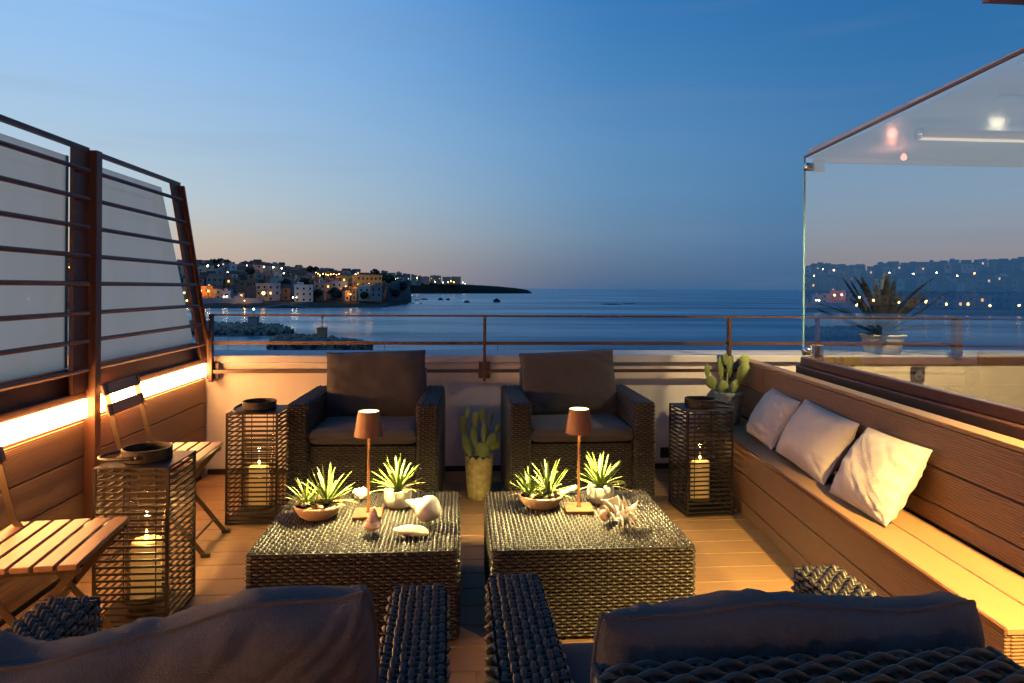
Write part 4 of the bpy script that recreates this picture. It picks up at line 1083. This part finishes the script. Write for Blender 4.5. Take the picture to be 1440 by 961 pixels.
for px in cols:
    s = interp(px, SHORE)
    for r_ in rows_:
        d = s + r_ * 300
        z = ground(px, d) if r_ >= 0 else SEA - 2.0 + (r_ + 0.06) * 60
        p = far(px, d, z + (0.6 * noise.noise(Vector((px * 0.2, r_ * 9, 0))) if r_ > 0 else 0))
        V.append(tuple(p))
nr = len(rows_)
for i in range(len(cols) - 1):
    for j in range(nr - 1): F.append((i * nr + j, (i + 1) * nr + j, (i + 1) * nr + j + 1, i * nr + j + 1))
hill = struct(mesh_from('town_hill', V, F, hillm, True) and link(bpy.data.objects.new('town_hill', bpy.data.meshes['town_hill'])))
# the dark cliff at the end of the town and the long low headland behind it
def ridge(name, pxs, dist, top, depth, m, fr=0.12, amp=0.6):
    V = []; F = []
    prof = ((0.0, 0.0), (0.015, 0.45), (0.05, 0.8), (0.14, 0.97), (0.4, 1.0), (1.0, 0.8))
    for px in pxs:
        d = dist(px); zt = z_at(px, top(px), d)
        for i, (f, h_) in enumerate(prof):
            zz = SEA - 0.5 + (zt - SEA + 0.5) * h_
            nn = amp * (noise.noise(Vector((px * fr, i * 1.3, 0))) + 0.6 * noise.noise(Vector((px * fr * 3, i * 2.1, 5))))
            V.append(tuple(far(px, d + f * depth + nn * depth * 0.01 * (1 if i < 4 else 0), zz + nn * (0.3 if 0 < i else 0) * (zt - SEA) * 0.12)))
    n = len(prof)
    for i in range(len(pxs) - 1):
        for j in range(n - 1): F.append((i * n + j, (i + 1) * n + j, (i + 1) * n + j + 1, i * n + j + 1))
    return struct(link(bpy.data.objects.new(name, mesh_from(name, V, F, m, True))))
ridge('headland', [530 + 2.5 * i for i in range(88)], lambda px: 1420 + (px - 540) * 1.2, lambda px: interp(px, [(530, 392), (560, 393), (600, 395), (650, 399.5), (700, 402.5), (728, 405.5), (742, 408), (748, 412)]), 260, hillm)
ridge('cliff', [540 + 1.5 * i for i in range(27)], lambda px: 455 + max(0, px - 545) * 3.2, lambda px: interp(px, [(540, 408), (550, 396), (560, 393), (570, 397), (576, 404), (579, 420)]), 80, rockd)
rc_ = ridge('shore_rocks', [320 + 3 * i for i in range(76)], lambda px: interp(px, SHORE) - 14, lambda px: interp(px, [(320, 432), (372, 428), (400, 424), (440, 429), (470, 430), (530, 427), (548, 424)]) + 4.0, 40, rockd)

# houses and blocks
unit_win = MB().box(-0.5, 0.5, -0.5, 0.5, -0.5, 0.5).mesh('window', winm)
unit_lit = MB().box(-0.5, 0.5, -0.5, 0.5, -0.5, 0.5).mesh('window', winlit)
WALLS = {}
def wallmat(nm, c):
    if nm not in WALLS: WALLS[nm] = mat(nm.replace(' ', '_') + '_stucco', tuple(1.3 * q for q in c), 0.9, 0.15, var=0.14, vscale=0.25, bump=0.1, bscale=1.2)
    return WALLS[nm]
PAL = {'pink': (0.42, 0.25, 0.19), 'ochre': (0.42, 0.27, 0.10), 'white': (0.5, 0.46, 0.42), 'grey': (0.22, 0.205, 0.20), 'tan': (0.37, 0.27, 0.18), 'blue-grey': (0.24, 0.27, 0.31), 'orange': (0.40, 0.18, 0.08), 'dark': (0.10, 0.09, 0.088), 'cream': (0.48, 0.39, 0.28)}
NB = 0
def building(px0, px1, ytop, dist, col, label, ybase=None, storey=3.3, deep=12, roof='flat', win=True, lit=0.08, name='town_house', rz=0.0, group=None, balcony=False, winc=2.9):
    global NB; NB += 1
    rg = random.Random(NB * 13)
    pc = (px0 + px1) / 2
    w = (px1 - px0) / FOC * dist
    zt = z_at(pc, ytop, dist)
    zb = (z_at(pc, ybase, dist) if ybase else ground(pc, dist)) 
    base = far(pc, dist, zb - 1.5)
    hgt = max(3.0, zt - base.z)
    face = math.atan2(-base.x, base.y)
    b = thing(name, label, 'building', base, face + R(rz), group)
    wm = wallmat(col, PAL[col])
    MB().box(-w / 2, w / 2, 0, deep, 0, hgt).obj('wall', wm, b)
    if roof == 'flat':
        mb = MB()
        for a in ((-w / 2 - 0.15, w / 2 + 0.15, -0.15, 0.2), (-w / 2 - 0.15, w / 2 + 0.15, deep - 0.2, deep + 0.15)): mb.box(*a, hgt + 0.01, hgt + 0.75)
        for a in ((-w / 2 - 0.15, -w / 2 + 0.2), (w / 2 - 0.2, w / 2 + 0.15)): mb.box(*a, 0.21, deep - 0.21, hgt + 0.01, hgt + 0.74)
        mb.obj('roof', wm, b)
        if rg.random() < 0.65:
            x = rg.uniform(-0.3, 0.3) * w; q = min(w * 0.22, 2.2)
            MB().box(x - q, x + q, deep * 0.4, deep * 0.7, hgt, hgt + rg.uniform(1.6, 2.6)).obj('stair_hut', wm, b)
        if rg.random() < 0.4:
            x = rg.uniform(-0.35, 0.35) * w; MB().tube([(x, deep * 0.3, hgt), (x, deep * 0.3, hgt + rg.uniform(2, 4))], 0.12, 4).obj('antenna', dkmet, b)
    else:
        V = [(-w / 2 - 0.4, -0.4, hgt), (w / 2 + 0.4, -0.4, hgt), (w / 2 + 0.4, deep + 0.4, hgt), (-w / 2 - 0.4, deep + 0.4, hgt), (-w / 2 - 0.4, deep / 2, hgt + 2.4), (w / 2 + 0.4, deep / 2, hgt + 2.4)]
        MB().add(V, [(0, 1, 5, 4), (2, 3, 4, 5), (1, 2, 5), (3, 0, 4), (0, 3, 2, 1)]).obj('roof', tile, b)
    if win:
        ns = max(1, int((hgt - 1.8) / storey)); nc = max(1, int((w - 1.0) / winc))
        ns = min(ns, 6); nc = min(nc, 8)
        for s_ in range(ns):
            z = hgt - 1.9 - s_ * (hgt - 2.2) / max(1, ns) 
            for c in range(nc):
                if rg.random() < 0.08: continue
                x = -w / 2 + (c + 0.5) * w / nc
                inst('window', unit_lit if rg.random() < lit else unit_win, b, (x, 0.0, z), (0, 0, 0), (1.15, 0.12, 1.55))
            if balcony: MB().box(-w / 2 + 0.4, w / 2 - 0.4, -1.1, 0.0, z - 1.25, z - 0.55).obj('balcony', wm, b)
    return b
FR = 'apartment blocks and houses of the town across the bay'
qw = building(282, 367, 421.5, 402, 'blue-grey', 'long low grey quay wall along the water at the near edge of the town', 434, deep=6, win=False, name='quay_building')
building(279, 302, 404, 425, 'orange', 'low house lit bright orange just above the long quay wall', 416, lit=0.3)
building(346, 360, 404, 420, 'dark', 'dark square block standing on the quay wall', 426, win=False)
building(360, 376, 400, 440, 'cream', 'cream house with its side lit gold by a street lamp at the water', 426, lit=0)
building(376.5, 394, 400, 436, 'blue-grey', 'blue-grey three-storey house beside the gold lit cream house', 426)
building(396, 408, 405, 440, 'orange', 'narrow orange house with a tiled roof on the shore beside the balconied block', 426, roof='gable')
building(414.5, 440, 402, 432, 'white', 'white block with four rows of balconies on the shore', 427, balcony=True)
building(442, 465, 399, 455, 'pink', 'long pink house with shuttered windows right of the balconied white block', 418)
building(466, 489, 397, 465, 'blue-grey', 'grey-blue four-storey house next to the yellow palazzo', 418)
building(480, 495.5, 390, 480, 'ochre', 'lower ochre wing attached to the yellow palazzo', 414, lit=0.15)
building(496, 537, 388, 476, 'ochre', 'big yellow four-storey palazzo with rows of square windows near the cliff', 412, lit=0.05, winc=2.7)
building(504, 520, 404, 440, 'white', 'pale low house in front of the yellow palazzo', 420)
building(521, 537, 403, 438, 'grey', 'grey low house at the foot of the yellow palazzo beside the cliff', 420)
building(291, 313, 390, 478, 'pink', 'square pink block above the orange lit low house', 408)
building(317, 336, 392, 482, 'orange', 'salmon house with two lit windows behind the dark square block', 408, lit=0.4)
building(337, 361, 396, 470, 'orange', 'long low salmon house up the slope behind the gold lit cream house', 410, lit=0)
building(268, 289, 377, 600, 'blue-grey', 'pale blue-grey apartment block high on the slope under the bright yellow lamp', 394, winc=3.4)
building(290, 319, 379, 590, 'blue-grey', 'wide blue-grey apartment block high on the slope, second from the leaning post', 393, winc=3.4)
building(318, 332, 383, 560, 'tan', 'tan tower-like house below the ridge blocks', 398)
building(382, 397, 393, 500, 'cream', 'warm cream house lit from its street side in the middle of the slope', 408, lit=0.1)
for i, (a, b_, y, d, c) in enumerate(((592, 604, 389.5, 1500, 'pink'), (605, 620, 388, 1520, 'tan'), (622, 634, 390, 1510, 'grey'), (634.5, 648, 389.5, 1530, 'tan'))):
    building(a, b_, y, d, c, ('pink block first of the row on the far headland', 'wide tan block second of the row on the far headland', 'grey block third of the row on the far headland', 'tan block last of the row on the far headland, over the orange lamps')[i], 399, storey=4, deep=22, winc=5, lit=0.12, group=FR)
ORD = ['first', 'second', 'third', 'fourth', 'fifth', 'sixth', 'seventh', 'eighth', 'ninth', 'tenth', 'eleventh', 'twelfth', 'thirteenth', 'fourteenth', 'fifteenth', 'sixteenth', 'seventeenth', 'eighteenth', 'nineteenth'] + [a + b for a, b in [('twentieth', '')] + [('twenty-' + q, '') for q in ('first', 'second', 'third', 'fourth', 'fifth', 'sixth', 'seventh', 'eighth', 'ninth')] + [('thirtieth', '')] + [('thirty-' + q, '') for q in ('first', 'second', 'third', 'fourth', 'fifth', 'sixth', 'seventh', 'eighth', 'ninth')] + [('fortieth', '')]]
rg = random.Random(21)
cnames = ['pink', 'tan', 'grey', 'white', 'cream', 'blue-grey', 'tan', 'grey', 'dark', 'pink']
def row(nm, px, px_end, f, hy, wmin, wmax, where, jit):
    n = 0
    while px < px_end and n < len(ORD):
        w = rg.uniform(wmin, wmax); c = rg.choice(cnames)
        s = interp(px + w / 2, SHORE) + 300 * f + rg.uniform(-12, 12)
        g = ground(px + w / 2, s)
        yt = yh(px) - (g + rg.uniform(*hy) - EYE) / s * FOC
        building(px, px + w, yt, s, c, f'{c} house, {ORD[n]} along {where}', roof=rg.choice(['flat', 'gable']), rz=rg.uniform(-12, 12), group=FR, lit=0.06, deep=rg.uniform(8, 12), winc=3.2)
        px += w + rg.uniform(*jit); n += 1
row('a', 262, 548, 0.16, (5, 8), 6, 12, 'the shore street of the town counted from the screen', (0.3, 3))
row('b', 258, 556, 0.32, (5, 9), 6, 12, 'the lower street of the town counted from the screen', (0.3, 3))
row('c', 256, 560, 0.48, (5, 9), 6, 12, 'the middle street of the town counted from the screen', (0.3, 4))
row('d', 254, 565, 0.64, (5, 9), 6, 12, 'the upper street of the town counted from the screen', (0.3, 4))
row('e', 254, 566, 0.82, (4, 8), 6, 12, 'the street below the ridge of the town counted from the screen', (0.3, 4))
row('f', 254, 560, 1.0, (4, 8.5), 5, 13, 'the ridge above the town counted from the screen', (0.3, 5))
row('g', -60, 250, 0.12, (5, 8), 7, 14, 'the shore hidden by the frosted screen', (0.3, 4))
row('h', -80, 250, 0.40, (5, 8), 7, 14, 'the slope hidden by the frosted screen', (0.3, 5))
row('i', -80, 250, 0.72, (5, 8), 7, 14, 'the upper slope hidden by the frosted screen', (0.3, 5))
row('j', -80, 250, 1.0, (3.5, 8), 6, 15, 'the ridge hidden by the frosted screen', (0.2, 6))
for i, (a, b_, y) in enumerate(((536, 545, 382), (546, 556, 384.5), (557, 565, 384), (566, 577, 386), (578, 586, 387.5), (587, 592, 389))):
    building(a, b_, y, 900 + i * 60, rg.choice(['grey', 'dark', 'tan']), f'{ORD[i]} dark block on the rise between the cliff and the far headland', 400, storey=4, deep=16, lit=0.03, group=FR, winc=4.5)
# lamps of the town
lamp_o = MB().lathe([(0, -0.5), (0.35, -0.35), (0.5, 0), (0.35, 0.35), (0, 0.5)], 8).mesh('globe', orangeglow)
lamp_w = MB().lathe([(0, -0.5), (0.35, -0.35), (0.5, 0), (0.35, 0.35), (0, 0.5)], 8).mesh('globe', whiteglow)
post_me = MB().tube([(0, 0, -5), (0, 0, -0.55)], 0.09, 5).mesh('post', dkmet)
LC = {True: 0, False: 0}
def town_lamp(px, y, d, size, warm, watts=0):
    p = far(px, d, z_at(px, y, d))
    LC[bool(warm)] += 1
    L = thing('street_lamp', f"{ORD[LC[bool(warm)] - 1]} {'warm orange' if warm else 'whitish'} town lamp {'near the water' if y > 402 else 'on the upper slope' if px < 575 else 'on the far headland'} across the bay", 'street lamp', p, 0, ('warm orange' if warm else 'whitish') + ' street lamps of the far town')
    inst('globe', lamp_o if warm else lamp_w, L, (0, 0, 0), (0, 0, 0), (size * (0.8 if px > 252 else 0.6),) * 3)
    inst('post', post_me, L)
    watts = watts or (800 if warm else 480) * (4 if d > 1000 else 1)
    sl_ = light('street_light', (p.x, p.y - 0.0, p.z + 0.2), watts * (2.2 if warm else 1.0), (1.0, 0.46, 0.09) if warm else (1.0, 0.68, 0.36), 0.4)
for a in ((292, 374, 560, 1.8, 0, 500), (307, 373.5, 600, 0.8, 0), (347, 373.5, 600, 0.8, 0), (371, 375.5, 590, 1.3, 0, 600), (384, 376, 590, 1.4, 0, 600), (396, 377.5, 580, 1.4, 0), (399, 384.5, 540, 1.0, 0), (320, 383, 520, 0.7, 0),
          (370.5, 412.5, 428, 2.4, 1, 4500), (293, 409.5, 418, 1.2, 1, 2600), (283, 409, 420, 1.0, 1, 1500), (263, 423, 395, 1.2, 1, 1200), (259, 412, 400, 1.2, 1, 1500), (315, 417.5, 405, 0.9, 0, 500), (319, 417, 405, 0.8, 0), (344, 423, 398, 0.6, 1), (412, 418.5, 420, 0.9, 0, 500), (417, 418.5, 421, 0.6, 0), (411, 429, 400, 0.5, 0),
          (447, 385, 560, 0.9, 1, 500), (450, 387.5, 556, 0.8, 1), (454, 385.5, 556, 1.0, 1, 700), (458, 386, 556, 0.8, 1), (461, 387, 552, 0.8, 1), (465, 386, 552, 1.0, 1, 700), (469, 385.5, 552, 0.8, 1), (473, 386.5, 552, 0.7, 1), (477, 385.5, 552, 1.0, 1, 600), (444, 383.5, 560, 0.7, 1), (500, 386, 520, 0.9, 0), (488, 396.5, 470, 0.7, 0), (486, 403, 458, 0.8, 1, 900), (497, 405, 458, 0.9, 1, 1200), (493, 414, 445, 0.8, 1), (519, 399, 455, 0.35, 1, 700), (503, 400, 455, 0.35, 1, 700),  # the two smallest lamps, last in this line, are added to light the yellow palazzo
          (556, 393, 540, 0.6, 0), (579, 393.5, 1380, 2.6, 0), (582, 394, 1380, 1.8, 0), (587, 391, 1380, 3.2, 1, 9000), (588, 394, 1380, 2.4, 1), (612, 396.5, 1460, 2.0, 0), (623, 397.5, 1460, 2.2, 0), (630, 397, 1460, 2.2, 1, 6000), (634, 395.5, 1460, 2.0, 1), (638, 397, 1460, 2.4, 1, 6000), (651, 397.5, 1500, 2.0, 0), (654, 399, 1500, 1.5, 0),
          (150, 376, 560, 1.6, 0), (182, 378, 540, 1.3, 0), (215, 377, 560, 1.4, 0), (122, 380, 520, 1.4, 0), (98, 376, 540, 2.2, 1), (60, 384, 500, 1.6, 1), (240, 416, 380, 1.6, 1), (205, 418, 372, 1.8, 1), (168, 417, 366, 1.8, 1, 2500), (140, 420, 360, 1.6, 1), (110, 419, 356, 2.0, 1, 2500), (80, 421, 352, 1.6, 1), (40, 420, 350, 1.8, 1), (20, 400, 420, 1.6, 0), (-10, 390, 440, 1.6, 1), (-30, 420, 345, 1.6, 1)):
    town_lamp(*a)

# trees among the houses
bm = bmesh.new(); bmesh.ops.create_icosphere(bm, subdivisions=3, radius=1.0)
for v in bm.verts:
    v.co *= 1 + 0.42 * noise.noise(v.co * 2.2) + 0.25 * noise.noise(v.co * 6)
    v.co.z *= 0.85
for f in list(bm.faces):
    if noise.noise(f.calc_center_median() * 5 + Vector((3, 1, 0))) > 0.38: bm.faces.remove(f)
crown_me = bpy.data.meshes.new('crown'); bm.to_mesh(crown_me); bm.free(); crown_me.materials.append(bushm)
trunk_me = MB().tube([(0, 0, -1.3), (0, 0, 0.0)], [0.14, 0.09], 6).mesh('trunk', trunkm)
for ti, (px, y, d, s) in enumerate(((470, 411, 440, 5.5), (475, 414, 436, 4.5), (447, 412, 440, 4.5), (300, 370, 640, 7), (310, 369, 650, 7), (319, 370, 648, 6), (282, 371, 640, 6), (345, 372, 640, 6), (352, 383, 540, 6), (402, 398, 470, 5), (428, 396, 480, 5), (527, 384, 560, 6), (538, 390, 540, 6), (548, 392, 520, 6), (512, 415, 438, 4), (545, 408, 470, 5), (556, 412, 480, 5), (566, 402, 520, 6), (436, 378, 640, 5), (444, 379, 640, 5))):
    T = thing('tree', f"{ORD[ti]} dark rounded tree {'on the skyline' if y < 385 else 'among the shore houses' if y > 402 else 'on the slope'} across the bay", 'tree', far(px, d, z_at(px, y, d)), random.random() * 6, 'dark trees among the far houses')
    T.scale = (s * 0.62,) * 3
    inst('crown', crown_me, T); inst('trunk', trunk_me, T)

# breakwaters with their beacons, rocks awash
BOULD = [rock_mesh('boulder', rock, 1, i, 0.45, 1.4, False) for i in range(5)]
BOULDW = [rock_mesh('boulder', rockd, 1, i + 7, 0.45, 1.4, False) for i in range(4)]
def breakwater(label, px0, px1, d0, d1, top, seed, n):
    c = far((px0 + px1) / 2, (d0 + d1) / 2, SEA)
    B = thing('breakwater', label, 'breakwater', c)
    V = []; F = []
    N = 30; M_ = 8
    for i in range(N + 1):
        f = i / N; px = px0 + (px1 - px0) * f
        env = min(1.0, f / 0.06 if px0 > 360 else 1.0) ** 0.5 * min(1.0, (1 - f) / 0.16) ** 0.6
        for j in range(M_ + 1):
            g = j / M_; prof = max(0.0, 1 - (2 * g - 1) ** 2) ** 0.55
            d = d0 + (d1 - d0) * g
            z = SEA - 0.6 + (top(f) + 0.6) * prof * env
            V.append(tuple(far(px, d, z) - c))
    for i in range(N):
        for j in range(M_): F.append((i * (M_ + 1) + j, (i + 1) * (M_ + 1) + j, (i + 1) * (M_ + 1) + j + 1, i * (M_ + 1) + j + 1))
    link(bpy.data.objects.new('mound', mesh_from('mound', V, F, rock, True)), B)
    rg = random.Random(seed)
    for i in range(n):
        f = rg.random(); g = rg.random() ** 1.4 * 0.75
        px = px0 + (px1 - px0) * f
        env = min(1.0, f / 0.06 if px0 > 360 else 1.0) ** 0.5 * min(1.0, (1 - f) / 0.16) ** 0.6
        prof = max(0.0, 1 - (2 * g - 1) ** 2) ** 0.55
        s = rg.uniform(0.25, 0.62)
        z = SEA + (top(f)) * prof * env
        inst('boulder', (BOULDW if z < SEA + 0.7 else BOULD)[rg.randrange(4)], B, far(px, d0 + (d1 - d0) * g, z) - c, (rg.random() * 6, rg.random() * 6, rg.random() * 6), (s, s * rg.uniform(0.7, 1.2), s * 0.8))
    return B
breakwater('long rocky breakwater in the bay under the pale beacon', 240, 415, 168, 190, lambda f: 2.75 - 0.8 * f, 3, 290)
breakwater('lower rocky breakwater close to the terrace with the red-brown beacon', 378, 524, 131, 143, lambda f: 1.75 + 0.5 * math.sin(f * 5), 8, 220)
def beacon(label, px, y0, y1, yl, d, wpx, m, glow):
    p = far(px, d, z_at(px, y1, d)); k = d / FOC
    b = thing('beacon', label, 'beacon', p)
    w = wpx * k / 2; hh = (y1 - y0) * k
    MB().box(-w, w, -w, w, -0.8, hh, ch=0.03).obj('block', m, b)
    MB().box(-w * 1.12, w * 1.12, -w * 1.12, w * 1.12, hh + 0.003, hh + 0.18).obj('slab', m, b)
    hp = (y0 - yl) * k
    MB().tube([(0, 0, hh + 0.18), (0, 0, hh + hp)], 0.10, 8).obj('mast', dkmet, b)
    MB().lathe([(0.0, 0), (0.22, 0.02), (0.22, 0.35), (0, 0.42)], 10, Matrix.Translation((0, 0, hh + hp))).obj('lantern_head', glow if glow else dkmet, b)
    return b
beacon('pale square beacon with a small greenish light on the long breakwater', 357, 446, 457, 436, 176, 12, wallmat('grey', PAL['grey']), greenglow)
beacon('red-brown square beacon with a thin mast on the lower breakwater', 453.5, 462, 475, 447, 137, 12, wallmat('orange', PAL['orange']), None)
for i, (px, y, wpx, hpx) in enumerate(((620, 421.5, 9, 4), (630, 421.5, 9, 3.6), (656.5, 425, 10, 4.2), (699, 424.5, 14, 6), (592, 427, 4, 1.5), (580, 426.5, 5, 1.5), (571, 427.5, 5, 1.6), (556, 428, 5, 1.8), (546, 429, 6, 1.8), (523, 431, 7, 2), (509, 431, 5, 1.4), (596, 421, 16, 2.2), (586, 422, 10, 1.6), (860, 427.5, 40, 1.6), (885, 427, 22, 1.4))):
    d = 12.0 / (y + 0.6 - yh(px)) * FOC; k = d / FOC
    o = inst('sea_rock', BOULDW[i % 4], None, far(px, d, SEA), (0, 0, i * 1.3), (wpx * k / 2, wpx * k * 0.4, hpx * k * 0.9))
    tag(o, (f'{ORD[i]} of the dark rocks standing in the bay below the headland' if hpx > 3 else f'low dark rock awash in the bay, {ORD[i]} of the scattered reef'), 'rock', 'dark rocks standing in the bay' if hpx > 3 else 'low rocks awash in the bay')
for i, (px, y0, y1) in enumerate(((321.5, 475, 494), (541.5, 478, 492), (700.5, 482, 492))):
    d = 12.0 / (y1 + 6 - yh(px)) * FOC
    tag(MB().tube([(0, 0, -1), (0, 0, (y1 + 6 - y0) / FOC * d)], 0.05, 6).obj('mooring_pole', dkmet, None, far(px, d, SEA)), ('thin pole in the water in front of the long breakwater', 'thin pole in the water beyond the lower breakwater tip', 'short thin pole in the water behind the middle railing post')[i], 'pole')
